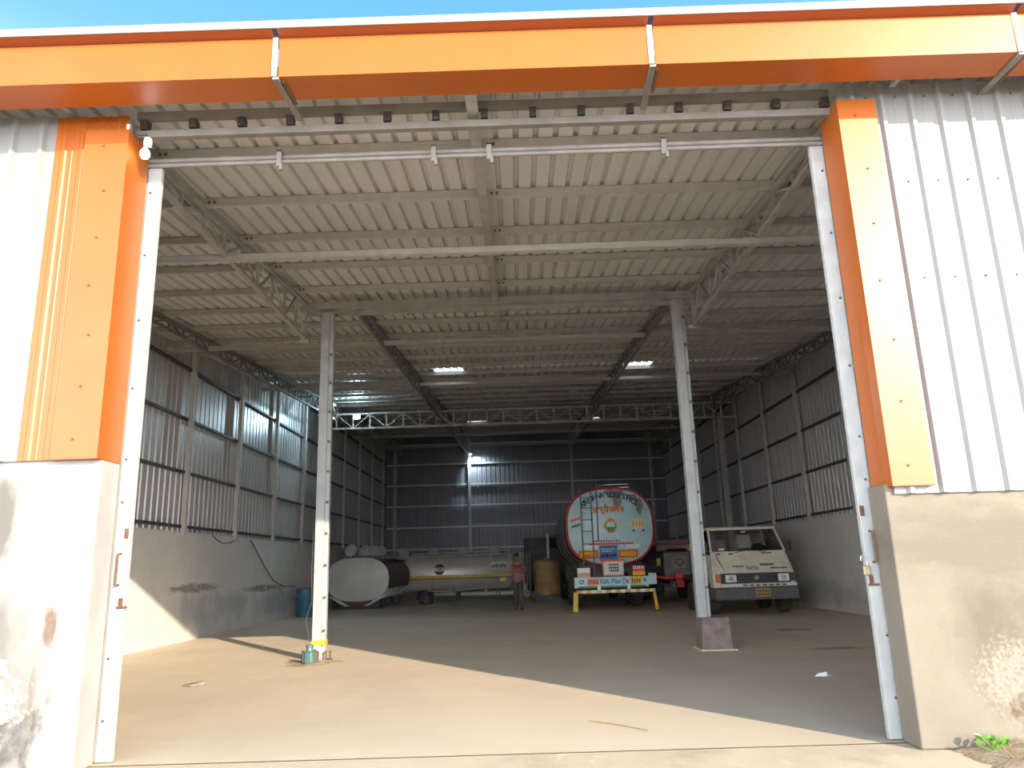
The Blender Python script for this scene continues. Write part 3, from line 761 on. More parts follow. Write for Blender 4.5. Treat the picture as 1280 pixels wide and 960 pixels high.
# ladder
ld_ = MB()
yl = 16.15
for lx, lz0 in ((1.80, .98), (2.10, .98)):
    MB().tube([(lx, yl, lz0), (lx, yl, 3.25), (lx+.02, yl+.12, 3.66)], .018, 8).build('ladder_rail', 'grey_truck', tk, smooth=True)
for z in (1.25, 1.56, 1.90, 2.25, 2.58, 2.92, 3.22, 3.52):
    MB().tube([(1.80, yl+(.08 if z > 3.3 else 0), z), (2.10, yl+(.08 if z > 3.3 else 0), z)], .014, 6).build('ladder_rung', 'grey_truck', tk, smooth=True)
MB().tube([(2.26, 16.22, 1.98), (2.28, 16.22, 3.2), (2.30, 16.30, 3.72)], .018, 8).build('vent_pipe', 'grey_truck', tk, smooth=True)
for zz, xx in ((3.62, 3.30), (3.52, 3.32)):
    MB().tube([(2.35 if zz > 3.6 else 2.95, 16.75, zz), (xx, 16.75, zz+.02)], .02, 8).build('top_rail', 'chrome', tk, smooth=True)
MB().lathe((2.7, 17.6, 3.45), [(.40, 0), (.40, .12), (.34, .16)], 24).build('manhole', 'grey_truck', tk, smooth=True)
# rear box with number panel
nb = MB().box(2.33, 2.93, 16.02, 16.30, .98, 1.42).build('rear_box', 'orange_plate', tk, bevel=.01)
MB().box(2.36, 2.90, 16.005, 16.019, 1.02, 1.37).build('rear_box_panel', 'white_faded', nb); MB().box(2.50, 2.77, 15.995, 16.004, 1.10, 1.31).build('number_plate', 'dark_metal', nb)
MB().box(2.31, 2.95, 15.99, 16.3, 1.39, 1.44).build('rear_box_lid', 'red_bright', nb)
for i in range(2):
    for k in range(4): MB().box(2.52+k*.06, 2.56+k*.06, 15.989, 15.994, 1.13+i*.09, 1.19+i*.09).build('plate_mark', 'white_faded', nb)
# lamp boxes
lb = MB().box(1.60, 1.96, 16.0, 16.12, 1.08, 1.22).build('lamp_box', 'white_plain', tk, bevel=.008); MB().box(1.60, 1.96, 16.0, 16.10, .96, 1.075).build('lamp_strip', 'orange_plate', lb)
lb = MB().box(3.17, 3.52, 16.0, 16.12, 1.10, 1.24).build('lamp_box', 'red_bright', tk, bevel=.008); MB().box(3.17, 3.52, 16.0, 16.10, .98, 1.095).build('lamp_strip', 'amber', lb)
for k in range(6): MB().box(3.19+k*.055, 3.215+k*.055, 15.99, 15.999, 1.15, 1.24).build('lamp_stripe', 'white_plain', lb)
# bumper board with lettering
bd = MB().box(1.49, 3.60, 15.95, 16.01, .67, .96).build('bumper_board', 'tank_teal', tk, bevel=.006)
MB().box(1.60, 3.5, 15.947, 15.951, .66, .71).build('board_stripe', 'green_print', bd)
def flatmap(cx, cz, y): return lambda u, v: (cx+u, y, cz+v)
lettering('board_letter', 'O', .16, 'navy', bd, flatmap(1.70, .78, 15.944))
MB().box(1.86, 2.20, 15.942, 15.948, .71, .94).build('orange_plate', 'orange_plate', bd)
for i in range(5): MB().box(1.89+i*.058, 1.925+i*.058, 15.938, 15.941, .76+.01*(i % 2), .89).build('plate_mark', 'red_paint', bd)
lettering('board_script', 'Kafu Phav De', .19, 'blue_print', bd, flatmap(2.62, .775, 15.944), shear=.25, sx=.78)
MB().box(3.08, 3.40, 15.942, 15.948, .72, .955).build('yellow_plate', 'yellow', bd)
for i in range(4): MB().box(3.12+i*.065, 3.155+i*.065, 15.938, 15.941, .78, .90-.02*(i % 2)).build('plate_mark', 'bolt', bd)
lettering('board_letter', 'R', .13, 'navy', bd, flatmap(3.49, .80, 15.944))
MB().box(3.60, 3.82, 15.93, 15.98, .72, 1.03).build('side_flap', 'tank_teal', tk)
# underrun bar and yellow legs
for i in range(16):
    MB().box(1.54+i*.139, 1.54+(i+1)*.139, 15.93, 15.99, .52, .605).build('underrun_stripe', 'white_plain' if i % 2 else 'amber', tk)
for px in (2.14, 2.98): MB().box(px, px+.09, 15.94, 15.99, .605, .74).build('bar_bracket', 'white_plain', tk)
MB().hexa([(1.42, 15.93, 0), (1.56, 15.93, 0), (1.56, 16.02, 0), (1.42, 16.02, 0), (1.46, 15.93, .56), (1.58, 15.93, .56), (1.58, 16.02, .56), (1.46, 16.02, .56)]).build('stand_leg', 'yellow', tk)
MB().hexa([(3.74, 15.93, 0), (3.84, 15.93, 0), (3.84, 16.02, 0), (3.74, 16.02, 0), (3.70, 15.93, .58), (3.76, 15.93, .58), (3.76, 16.02, .58), (3.70, 16.02, .58)]).build('stand_leg', 'yellow', tk)
for px in (1.40, 3.72): MB().box(px, px+.15, 15.90, 16.05, 0, .03).build('leg_foot', 'rust', tk)
for s_ in (-1, 1):
    MB().box(2.67+s_*.45-.06, 2.67+s_*.45+.06, 16.1, 25.5, .80, 1.05).build('chassis_rail', 'dark_metal', tk)
    for yy in (18.6, 19.9, 25.0):
        wheel(tk, (2.67+s_*.95, yy, .5), .5, .30, 'x')
    MB().box(2.67+s_*.95-.28, 2.67+s_*.95+.28, 17.9, 17.95, .35, 1.15).build('mud_flap', 'black_rubber', tk)
for yy in (18.6, 19.9): MB().tube([(1.9, yy, .5), (3.4, yy, .5)], .07, 8).build('axle', 'dark_metal', tk)
MB().box(1.72, 3.62, 24.0, 25.7, .7, 2.9).build('cab', 'grey_truck', tk, bevel=.1)
for yy in (17.0, 20, 23): MB().box(1.75, 3.6, yy, yy+.15, 1.0, 1.35).build('tank_saddle', 'dark_metal', tk)

# ---- white tank at the left with open hatches
wt = thing('storage_tank', 'dusty white oval tank resting low on the floor beside the left wall', 'tank', (-5.82, 21.4, 0))
T2 = Tank((-5.82, 21.45, 1.03), 1.11, .76, 2.5, 5.2, .16)
T2.head('tank_head', 'tank_white', wt); T2.shell('tank_shell', 'tank_rusty', wt, 0, 5.2)
T2.band('rim', 'dark_metal', wt, -.02, .05, .012)
for i in range(7):
    # curved pale hoops low on the right flank
    mb = MB(); pts = []
    for k in range(7):
        a = R(-22-k*8); p = sup(a, 0, 0, 1.11*1.015, .76*1.015, 2.5); pts.append((-5.82+p[0], 21.7+i*.72, 1.03+p[1]))
    mb.tube(pts, .035, 6); mb.build('hoop', 'white_faded', wt, smooth=True)
for s_ in (-1, 1):
    MB().hexa([(-5.82+s_*.32-.07, 21.32, 0.12), (-5.82+s_*.32+.07, 21.32, .12), (-5.82+s_*.32+.07, 21.5, .12), (-5.82+s_*.32-.07, 21.5, .12),
               (-5.82+s_*.95-.07, 21.32, .46), (-5.82+s_*.95+.07, 21.32, .46), (-5.82+s_*.95+.07, 21.5, .46), (-5.82+s_*.95-.07, 21.5, .46)]).build('support_arm', 'white_faded', wt)
MB().box(-6.2, -5.44, 21.34, 21.5, .14, .26).build('outlet_box', 'rust', wt)
for yy in (21.8, 24, 26.2): MB().box(-6.5, -5.1, yy, yy+.25, 0, .34).build('cradle', 'dark_metal', wt)
MB().box(-6.35, -4.95, 21.42, 21.46, 1.78, 1.83).build('walkway_edge', 'rust', wt)
for (hx, hy, s_) in ((-6.02, 21.9, 1), (-5.72, 22.9, .85), (-5.6, 24.0, .75), (-5.5, 25.0, .7)):
    MB().lathe((hx+.1, hy, 1.74), [(.24, 0), (.24, .12), (.2, .14)], 18).build('hatch_collar', 'dome_grey', wt, smooth=True)
    o = MB().lathe(wt['_org'], [(.22, -.02), (.24, 0), (.18, .04), (.02, .06)], 18).build('hatch_lid', 'dome_light', wt, smooth=True)
    o.location = Vector((hx-.16, hy, 2.06))-Vector(wt['_org']); o.rotation_euler = (R(62), R(-30), 0)
MB().box(-4.98, -4.9, 21.5, 26.4, 1.66, 1.69).build('side_walkway', 'rust', wt)

# ---- silver tank lying across the shed
sv = thing('tank_trailer', 'silver tank trailer parked crosswise with yellow stripe and domed hatches', 'tank trailer', (-2.5, 28.1, 0))
Lx0, Lx1, cy_, cz_, ry_, rz_ = -5.0, -.42, 28.15, 1.08, .92, .80
mb = MB(); rings = []; seg = 40
for (sx_, x_) in [(.05, Lx0-.2), (.7, Lx0-.14), (1, Lx0), (1, Lx1), (.97, Lx1+.05), (.7, Lx1+.16), (.05, Lx1+.2)]:
    rings.append(len(mb.v))
    for k in range(seg):
        p = sup(2*math.pi*k/seg, 0, 0, ry_*sx_, rz_*sx_, 2.6); mb.v.append((x_, cy_+p[0], cz_+p[1]))
for i in range(len(rings)-1):
    for k in range(seg):
        k2 = (k+1) % seg; mb.f.append((rings[i]+k, rings[i+1]+k, rings[i+1]+k2, rings[i]+k2))
mb.build('tank_shell', 'tank_silver', sv, smooth=True)
yfr = cy_-ry_
def sidey(z):
    q = min(1, abs((z-cz_)/rz_)); return cy_-ry_*(1-q**2.6)**(1/2.6)
st = MB(); st.box(Lx0, Lx1, yfr-.015, yfr+.02, .90, 1.02); st.build('stripe', 'yellow', sv)
MB().box(Lx0, Lx1, yfr-.012, yfr+.02, .865, .90).build('stripe_edge', 'rust', sv)
for x_ in (-4.2, -3.35, -2.5, -1.6): MB().bar((x_, sidey(.45)-.01, .45), (x_, sidey(1.6)-.012, 1.6), .014, .014, (0, 1, 0)).build('seam', 'dome_grey', sv)
dc = MB().lathe((-3.52, yfr-.014, 1.27), [(.23, 0), (.23, .01)], 28, 'y').build('round_badge', 'dark_metal', sv)
MB().box(-3.74, -3.30, yfr-.02, yfr-.0145, 1.19, 1.35).build('badge_band', 'white_faded', dc)
lettering('badge_letters', 'HP', .17, 'bolt', dc, flatmap(-3.52, 1.215, yfr-.024))
pp = MB().box(-1.30, -.62, yfr-.008, yfr+.01, 1.24, 1.52).build('lettering_panel', 'white_faded', sv)
for i in range(7): MB().box(-1.27+i*.09, -1.21+i*.09, yfr-.013, yfr-.0085, 1.28+.02*(i % 2), 1.40+.03*(i % 3)).build('panel_glyph', 'rust', pp)
MB().box(-.93, -.66, yfr-.012, yfr+.02, .70, .86).build('hazard_label', 'amber', sv)
for hx in (-5.15, -3.85, -2.55, -1.15):
    c_ = MB().lathe((hx, 27.75, 1.80), [(.26, 0), (.26, .32), (.22, .40), (.1, .43)], 20).build('hatch_dome', 'dome_light', sv, smooth=True)
    MB().tube([(hx+.26, 27.75, 1.98), (hx+.45, 27.75, 1.93)], .04, 8).build('hatch_valve', 'dark_metal', c_)
MB().tube([(-4.8, 27.45, 1.93), (-.5, 27.45, 2.0)], .025, 8).build('guard_rail', 'tank_silver', sv)
MB().tube([(-4.8, yfr+.1, 1.82), (-.5, yfr+.1, 1.86)], .02, 8).build('guard_rail', 'tank_silver', sv)
for hx in (-4.6, -4.0, -3.1, -2.2, -1.3, -.55): MB().tube([(hx, yfr+.1, 1.62), (hx, yfr+.1, 1.86)], .018, 6).build('rail_post', 'tank_silver', sv)
MB().box(-4.3, -.5, 27.5, 28.8, .32, .42).build('chassis_rail', 'dark_metal', sv)
MB().tube([(-4.1, yfr+.05, .5), (-3.9, yfr-.02, .36), (-3.0, yfr-.02, .38), (-2.2, yfr-.02, .42), (-.6, yfr-.02, .46), (-.45, yfr+.05, .56)], .04, 8).build('bottom_pipe', 'tank_silver', sv, smooth=True)
for hx in (-3.1, -1.55): MB().box(hx-.05, hx+.05, 27.3, 27.5, .3, .52).build('pipe_clamp', 'white_faded', sv)
for hx in (-1.1, -.98): MB().box(hx, hx+.05, 27.4, 27.5, 0, .36).build('stand_leg', 'dome_grey', sv)
for hx in (-4.6, -2.9): MB().box(hx, hx+.2, 27.9, 28.4, 0, .34).build('cradle', 'dark_metal', sv)
# dark bucket near its left end
bu = thing('oil_bucket', 'black bucket standing by the left end of the silver tank', 'bucket', (-3.7, 24.2, 0))
MB().lathe((-3.72, 24.2, 0), [(.26, 0), (.28, .02), (.30, .42), (.315, .44), (.28, .44), (.26, .06)], 24).build('bucket_body', 'dark_metal', bu, smooth=True)
MB().box(-3.73, -3.70, 23.88, 23.91, .05, .12).build('drain_tap', 'chrome', bu)

# ---- ochre tank, dark tractor cab behind
bt = thing('ochre_barrel', 'ochre ribbed upright barrel standing between silver tank and painted tanker', 'barrel', (.98, 23.6, 0))
prof = [(.47, 0), (.5, .02), (.5, .3)]
for zz in (.42, .68, .94): prof += [(.5, zz), (.525, zz+.03), (.525, zz+.06), (.5, zz+.09)]
prof += [(.5, 1.18), (.46, 1.26), (.3, 1.30), (.12, 1.32)]
MB().lathe((.98, 23.6, .22), prof, 28).build('barrel_body', 'barrel_yellow', bt, smooth=True)
MB().lathe((.98, 23.6, 1.52), [(.14, 0), (.14, .06), (.11, .08)], 14).build('bung', 'dome_grey', bt, smooth=True)
MB().box(.5, 1.46, 23.2, 24.0, 0, .22).build('pallet', 'dark_metal', bt)
tc = thing('tractor_cab', 'dark tractor unit with grey door frame in shadow beside the painted tanker', 'truck', (.9, 27.4, 0))
MB().prism([(26.5, .55), (26.5, 1.5), (26.7, 2.45), (28.6, 2.5), (28.6, .55)], 'x', .15, 2.15).build('cab_body', 'dark_metal', tc, bevel=.06)
MB().box(1.10, 1.19, 26.2, 26.28, 1.46, 2.63).build('door_frame_post', 'white_faded', tc); MB().box(1.10, 1.95, 26.2, 26.28, 2.55, 2.63).build('door_frame_top', 'dome_grey', tc)
MB().box(1.22, 1.92, 26.22, 26.25, 2.0, 2.53).build('door_glass', 'glass', tc)
MB().tube([(1.19, 26.24, 1.5), (1.45, 26.2, 1.4), (1.6, 26.2, 1.2)], .06, 8).build('fender', 'dome_grey', tc, smooth=True)
for px in (.24, .36): MB().tube([(px, 26.1, .2), (px, 26.1, 1.9)], .038, 8).build('stack_pipe', 'dome_grey', tc)
MB().lathe((.22, 25.9, .20), [(.15, -.12), (.16, 0), (.15, .12)], 16, 'y').build('air_canister', 'dome_grey', tc, smooth=True)
MB().lathe((.52, 25.95, .16), [(.14, -.12), (.15, 0), (.14, .12)], 16, 'y').build('air_canister', 'dome_grey', tc, smooth=True)
for s_ in (.4, 1.95): wheel(tc, (s_, 27.6, .5), .5, .3)

# ---- grey trailer with red coupling at the right of the tanker
gt = thing('grey_truck', 'grey truck with red tow bar and emblem plate behind the painted tanker', 'truck', (5.2, 19.5, 0))
MB().box(4.72, 5.58, 19.55, 20.2, .82, 1.62).build('rear_panel', 'grey_truck', gt, bevel=.03)
for i in range(6): MB().box(4.76+i*.14, 4.80+i*.14, 19.53, 19.549, .86, 1.56).build('panel_rib', 'grey_truck', gt)
ep = MB().box(5.02, 5.44, 19.51, 19.529, 1.10, 1.48).build('emblem_plate', 'dome_grey', gt)
for s_ in (-1, 1): MB().bar((5.23, 19.50, 1.18), (5.23+s_*.16, 19.50, 1.32), .05, .012, (0, 1, 0)).build('emblem_wing', 'bolt', ep)
for i in range(5): MB().box(5.09+i*.06, 5.12+i*.06, 19.5, 19.509, 1.34, 1.43).build('emblem_mark', 'bolt', ep)
MB().box(4.42, 6.3, 19.8, 23.5, 1.72, 2.05).build('body_floor', 'tank_rusty', gt, bevel=.03)
MB().box(4.42, 6.3, 19.76, 19.8, 1.86, 1.92).build('body_edge', 'brown_red', gt)
for px in (4.5, 5.55): MB().box(px, px+.35, 19.6, 19.75, 1.66, 1.86).build('tail_lamp_box', 'orange_plate' if px > 5 else 'dome_grey', gt, bevel=.02)
MB().box(4.50, 4.62, 19.55, 19.68, 1.20, 1.44).build('side_lamp', 'gold', gt)
MB().tube([(4.42, 19.35, .86), (4.72, 19.30, .80), (5.04, 19.3, .82)], .045, 8).build('tow_bar', 'red_bright', gt, smooth=True)
MB().tube([(5.22, 19.3, .82), (5.58, 19.35, .84)], .045, 8).build('tow_bar', 'red_bright', gt, smooth=True)
MB().box(4.98, 5.27, 19.2, 19.4, .78, .95).build('coupling_top', 'red_bright', gt, bevel=.03)
MB().hexa([(5.05, 19.2, .50), (5.30, 19.2, .50), (5.30, 19.4, .50), (5.05, 19.4, .50), (5.0, 19.2, .78), (5.26, 19.2, .78), (5.26, 19.4, .78), (5.0, 19.4, .78)]).build('coupling_body', 'red_paint', gt, bevel=.03)
MB().tube([(5.62, 19.3, 1.26), (5.66, 19.25, 1.12), (5.75, 19.2, 1.0), (5.92, 19.2, .93)], .055, 10).build('exhaust_pipe', 'dome_grey', gt, smooth=True)
MB().box(5.70, 5.82, 19.1, 19.3, .66, .90).build('pipe_box', 'dome_grey', gt, bevel=.02)
for s_ in (4.6, 5.95):
    for yy in (19.9+.4, 22.8): wheel(gt, (s_, yy, .48), .48, .28)
for s_ in (4.9, 5.7): MB().box(s_, s_+.12, 19.7, 23.4, .6, .82).build('chassis_rail', 'dark_metal', gt)
MB().box(4.5, 6.2, 22.6, 24.2, .7, 2.0).build('cab', 'grey_truck', gt, bevel=.08)

# ---- small cream truck, front view
ta = thing('cream_truck', 'dusty cream light truck parked by the right wall, seen from the front', 'truck', (5.76, 13.2, 0))
CX = 5.77
prof = [(13.20, .66, 1.00), (13.19, .73, 1.01), (13.22, 1.02, 1.00), (13.27, 1.10, .99), (13.52, 1.46, .94), (13.56, 1.53, .93)]
top = [(13.98, 2.10, .86), (14.10, 2.16, .82), (15.05, 2.19, .82), (15.15, 2.10, .86)]
mb = MB()
def row(p): 
    o = len(mb.v); y, z, h = p
    for f in (-1, -.94, .94, 1): mb.v.append((CX+f*h, y+(.05 if abs(f) == 1 else 0), z))
    return o
rws = [row(p) for p in prof]
for a, b in zip(rws[:-1], rws[1:]):
    for k in range(3): mb.f.append((a+k, a+k+1, b+k+1, b+k))
cabf = mb.build('front_panel', 'cream', ta, solid=.02)
mb = MB(); rws = [row(p) for p in top]
for a, b in zip(rws[:-1], rws[1:]):
    for k in range(3): mb.f.append((a+k, a+k+1, b+k+1, b+k))
mb.build('roof', 'cream', ta, solid=.02)
for s_ in (-1, 1):
    mb = MB(); X = lambda h: CX+s_*h
    low = [(13.25, .66, 1.0), (13.27, 1.02, 1.0), (13.57, 1.46, .945), (15.15, 1.46, .945), (15.15, .66, 1.0), (14.4, .66, 1.0), (14.25, .95, 1.0), (13.75, .98, 1.0), (13.58, .66, 1.0)]
    mb.add([(X(h), y, z) for y, z, h in low], [tuple(range(len(low)))]); mb.build('door_panel', 'cream', ta, solid=.03)
    MB().bar((X(.935), 13.57, 1.50), (X(.855), 14.02, 2.13), .05, .05).build('pillar', 'cream_clean', ta)
    MB().bar((X(.94), 15.1, 1.46), (X(.86), 15.1, 2.12), .08, .08).build('pillar', 'cream', ta)
    MB().bar((X(.86), 14.02, 2.12), (X(.86), 15.1, 2.13), .05, .06).build('roof_rail', 'cream', ta)
    mb = MB(); mb.add([(X(.93), 13.62, 1.48), (X(.93), 15.05, 1.48), (X(.862), 15.05, 2.1), (X(.862), 14.05, 2.1)], [(0, 1, 2, 3)]); mb.build('side_window', 'glass', ta)
    wheel(ta, (CX+s_*.88, 13.92, .375), .375, .25)
    wheel(ta, (CX+s_*.95, 15.75, .375), .375, .28)
    MB().tube([(X(.94), 13.62, 1.62), (X(1.06), 13.55, 1.65)], .012, 6).build('mirror_arm', 'black_plastic', ta)
    MB().box(X(1.06)-.05, X(1.06)+.05, 13.53, 13.56, 1.52, 1.78).build('mirror', 'black_plastic', ta, bevel=.01)
mb = MB(); mb.add([(CX-.93, 13.57, 1.53), (CX+.93, 13.57, 1.53), (CX+.85, 13.985, 2.095), (CX-.85, 13.985, 2.095)], [(0, 1, 2, 3)]); mb.build('windshield', 'glass', ta)
MB().bar((CX-.86, 13.97, 2.11), (CX+.86, 13.97, 2.11), .05, .05).build('windshield_header', 'cream_clean', ta)
MB().box(CX-.92, CX+.92, 13.60, 13.95, 1.30, 1.50).build('dashboard', 'black_plastic', ta, bevel=.03)
MB().box(CX-.86, CX+.86, 15.08, 15.12, .7, 1.55).build('cab_back', 'seat_cloth', ta); 
MB().box(CX-.86, CX-.4, 15.08, 15.12, 1.55, 2.08).build('cab_back', 'seat_cloth', ta); MB().box(CX+.4, CX+.86, 15.08, 15.12, 1.55, 2.08).build('cab_back', 'seat_cloth', ta)
for sx_, wd in ((-.52, .62), (.35, .9)):
    MB().box(CX+sx_-wd/2, CX+sx_+wd/2, 14.75, 14.9, 1.1, 1.86).build('seat_back', 'seat_cloth', ta, bevel=.05)
    MB().box(CX+sx_-wd/2, CX+sx_+wd/2, 14.2, 14.8, 1.0, 1.18).build('seat_base', 'seat_cloth', ta, bevel=.05)
MB().box(CX-.1, CX+.25, 14.1, 14.13, 1.62, 1.95).build('hanging_towel', 'white_faded', ta)
o = MB().lathe(ta['_org'], [(.20, -.012), (.215, 0), (.20, .012), (.185, 0)], 24).build('steering_wheel', 'black_plastic', ta, smooth=True)
o.location = Vector((CX+.45, 14.05, 1.56))-Vector(ta['_org']); o.rotation_euler = (R(55), 0, 0)
MB().box(CX-.02, CX+.1, 13.94, 13.96, 2.0, 2.05).build('rear_view_mirror', 'white_plain', ta)
MB().box(CX-.72, CX-.58, 13.60, 13.61, 1.56, 1.62).build('windshield_sticker', 'white_plain', ta)
gr = MB().box(CX-.85, CX+.88, 13.15, 13.21, .755, 1.0).build('grille_panel', 'black_plastic', ta, bevel=.008)
for k in range(6): MB().box(CX-.42, CX+.48, 13.142, 13.149, .78+k*.036, .795+k*.036).build('grille_slat', 'dark_metal', gr)
MB().lathe((CX+.03, 13.142, .88), [(.055, -.008), (.06, 0), (.045, 0), (.045, -.004)], 20, 'y').build('grille_emblem', 'dome_grey', gr)
MB().bar((CX+.03, 13.136, .84), (CX+.03, 13.136, .92), .02, .006, (0, 1, 0)).build('emblem_mark', 'dome_grey', gr)
for hx in (-.60, .70):
    h_ = MB().box(CX+hx-.135, CX+hx+.135, 13.125, 13.16, .785, .965).build('headlight', 'lamp_glass', ta, bevel=.012)
    MB().lathe((CX+hx, 13.122, .875), [(.05, -.003), (.055, 0)], 16, 'y').build('headlight_reflector', 'chrome', h_)
MB().box(CX-.96, CX-.85, 13.13, 13.2, .79, .99).build('indicator', 'saffron', ta, bevel=.01)
MB().box(CX+.88, CX+.97, 13.14, 13.2, .79, .98).build('indicator', 'black_plastic', ta, bevel=.01)
MB().box(CX-.86, CX+1.0, 13.10, 13.2, .672, .745).build('front_strip', 'cream_clean', ta, bevel=.008)
MB().box(CX-1.02, CX+1.03, 13.05, 13.32, .36, .665).build('bumper', 'bumper_grey', ta, bevel=.05)
for sx_ in (-1, 1): MB().bar((CX+sx_*1.0, 13.15, .52), (CX+sx_*1.03, 13.75, .50), .05, .26).build('bumper_side', 'bumper_grey', ta)
np_ = MB().box(CX-.05, CX+.31, 13.035, 13.05, .43, .63).build('number_plate', 'plate_ochre', ta)
for r_ in range(2):
    for k in range(5): MB().box(CX-.01+k*.06, CX+.03+k*.06, 13.030, 13.034, .46+r_*.08, .51+r_*.08).build('plate_mark', 'bolt', np_)
for k in range(7): MB().box(CX-.33+k*.16, CX-.22+k*.16, 13.096, 13.099, .69, .725).build('strip_glyph', 'bolt', ta)
def onhood(cx, z0):   # slanted panel between z 1.02..1.10..1.46
    def f(u, v):
        z = z0+v; 
        y = 13.22+(z-1.02)/.08*.05 if z < 1.10 else 13.27+(z-1.10)/.36*.25
        return (cx+u, y-.018, z)
    return f
lettering('maker_letters', 'TATA', .12, 'bolt', ta, onhood(CX-.02, 1.07))
for k in range(5): MB().box(CX+.18+k*.07, CX+.23+k*.07, 13.225, 13.245, 1.17, 1.22).build('hood_glyph', 'bolt', ta)
for k in range(4): MB().box(CX-.5+k*.07, CX-.45+k*.07, 13.23, 13.25, 1.15, 1.18).build('hood_glyph', 'rust', ta)
for k in range(6): MB().box(CX+.42+k*.07, CX+.47+k*.07, 13.20, 13.225, 1.09, 1.12).build('hood_glyph', 'rust', ta)
MB().bar((CX-.72, 13.24, 1.07), (CX-.84, 13.47, 1.42), .012, .02).build('panel_gap', 'bolt', ta)
MB().tube([(CX-.35, 13.53, 1.49), (CX-.05, 13.57, 1.56), (CX+.12, 13.57, 1.57)], .01, 6).build('wiper', 'black_plastic', ta)
MB().tube([(CX+.45, 13.53, 1.50), (CX+.15, 13.57, 1.56), (CX-.02, 13.58, 1.57)], .01, 6).build('wiper', 'black_plastic', ta)
for hx in (-.78, -.45, .38, .52): MB().box(CX+hx-.06, CX+hx+.06, 13.50, 13.535, 1.46, 1.49).build('cowl_vent', 'bolt', ta)
MB().box(CX-.5, CX+.5, 13.3, 17.5, .42, .56).build('chassis', 'dark_metal', ta)
MB().tube([(CX-.8, 13.92, .375), (CX+.8, 13.92, .375)], .05, 8).build('axle', 'dark_metal', ta)
MB().box(CX-.80, CX+.95, 15.3, 17.6, .78, .9).build('cargo_floor', 'brown_red', ta)
MB().box(CX-.8, CX+.95, 15.27, 15.33, .9, 1.4).build('cargo_headboard', 'cream', ta)

# ------------------------------------------------------------------ blue drum, pump, small things
dm = thing('blue_drum', 'dark blue plastic drum standing against the left wall', 'drum', (-6.72, 18.05, 0))
MB().lathe((-6.72, 18.05, 0), [(.24, 0), (.265, .02), (.27, .25), (.285, .27), (.285, .31), (.27, .33), (.27, .52), (.285, .54), (.285, .58), (.27, .6), (.27, .82), (.245, .85), (.22, .85), (.22, .83)], 28).build('drum_body', 'drum_blue', dm, smooth=True)
for sx_ in (-.1, .1): MB().lathe((-6.72+sx_, 18.05, .83), [(.035, 0), (.035, .03)], 10).build('bung', 'black_plastic', dm)
pu = thing('water_pump', 'small teal motor pump standing at the foot of the left column', 'pump', (-3.24, 5.86, 0))
MB().lathe((-3.24, 5.86, 0), [(.085, 0), (.095, .01), (.10, .04), (.095, .17), (.075, .19), (.055, .195), (.05, .24), (.058, .245), (.058, .275), (.04, .28)], 20).build('motor_body', 'pump_teal', pu, smooth=True)
for k in range(10):
    a = 2*math.pi*k/10; MB().bar((-3.24+.1*math.cos(a), 5.86+.1*math.sin(a), .03), (-3.24+.1*math.cos(a), 5.86+.1*math.sin(a), .17), .012, .02).build('fin', 'pump_teal', pu)
MB().tube([(-3.13, 5.88, .02), (-3.12, 5.9, .16), (-3.17, 5.86, .2)], .018, 8).build('outlet', 'rust', pu)
MB().box(-3.36, -3.33, 5.84, 5.88, 0, .2).build('side_bracket', 'rust', pu)
rb = MB(); nr = 26
rb.v.append((-3.22, 6.02, .05))
for q in range(1, 5):
    for k in range(nr):
        a = 2*math.pi*k/nr; rad = q/4*(1+.18*math.sin(3*a)+.12*math.sin(7*a))
        rb.v.append((-3.22+.42*rad*math.cos(a), 6.02+.30*rad*math.sin(a), .05*(1-q/4)**1.2+(random.uniform(-.004, .012) if q < 4 else -.003)))
for k in range(nr): rb.f.append((0, 1+k, 1+(k+1) % nr))
for q in range(3):
    for k in range(nr): rb.f.append((1+q*nr+k, 1+(q+1)*nr+k, 1+(q+1)*nr+(k+1) % nr, 1+q*nr+(k+1) % nr))
o = rb.build('sand_rubble', 'dirt'); tag(o, 'low mound of sandy rubble around the foot of the left column', 'rubble'); o['kind'] = 'stuff'
sp = MB(); sp.add([(-4.32, 3.92, .006), (-4.18, 3.86, .006), (-4.03, 3.95, .006), (-4.06, 4.02, .006), (-4.2, 4.05, .006), (-4.34, 4.02, .006), (-4.30, 3.93, .02), (-4.18, 3.88, .024), (-4.05, 3.95, .05), (-4.08, 4.0, .05), (-4.2, 4.03, .02), (-4.32, 4.0, .018)],
      [(5, 4, 3, 2, 1, 0), (6, 7, 8, 9, 10, 11)]+[(i, (i+1) % 6, (i+1) % 6+6, i+6) for i in range(6)])
tag(sp.build('stone_flake', 'stone'), 'thin flat dark stone flake lying on the sunlit floor', 'stone')
pa = MB(); pa.add([(3.36, 3.2, .003), (3.5, 3.17, .003), (3.6, 3.22, .003), (3.47, 3.3, .003), (3.4, 3.2, .03), (3.5, 3.2, .05), (3.55, 3.23, .012), (3.45, 3.27, .035)], [(3, 2, 1, 0), (4, 5, 6, 7), (0, 1, 5, 4), (1, 2, 6, 5), (2, 3, 7, 6), (3, 0, 4, 7)])
tag(pa.build('paper_scrap', 'paper'), 'crumpled white paper scrap on the shaded floor at right', 'litter')
tg = MB(); tg.tube([(.56, 1.03, .006), (.75, .86, .008), (1.0, .58, .006)], .005, 5); tag(tg.build('dry_twig', 'straw'), 'thin dry twig lying on the sunlit floor near the threshold', 'twig')
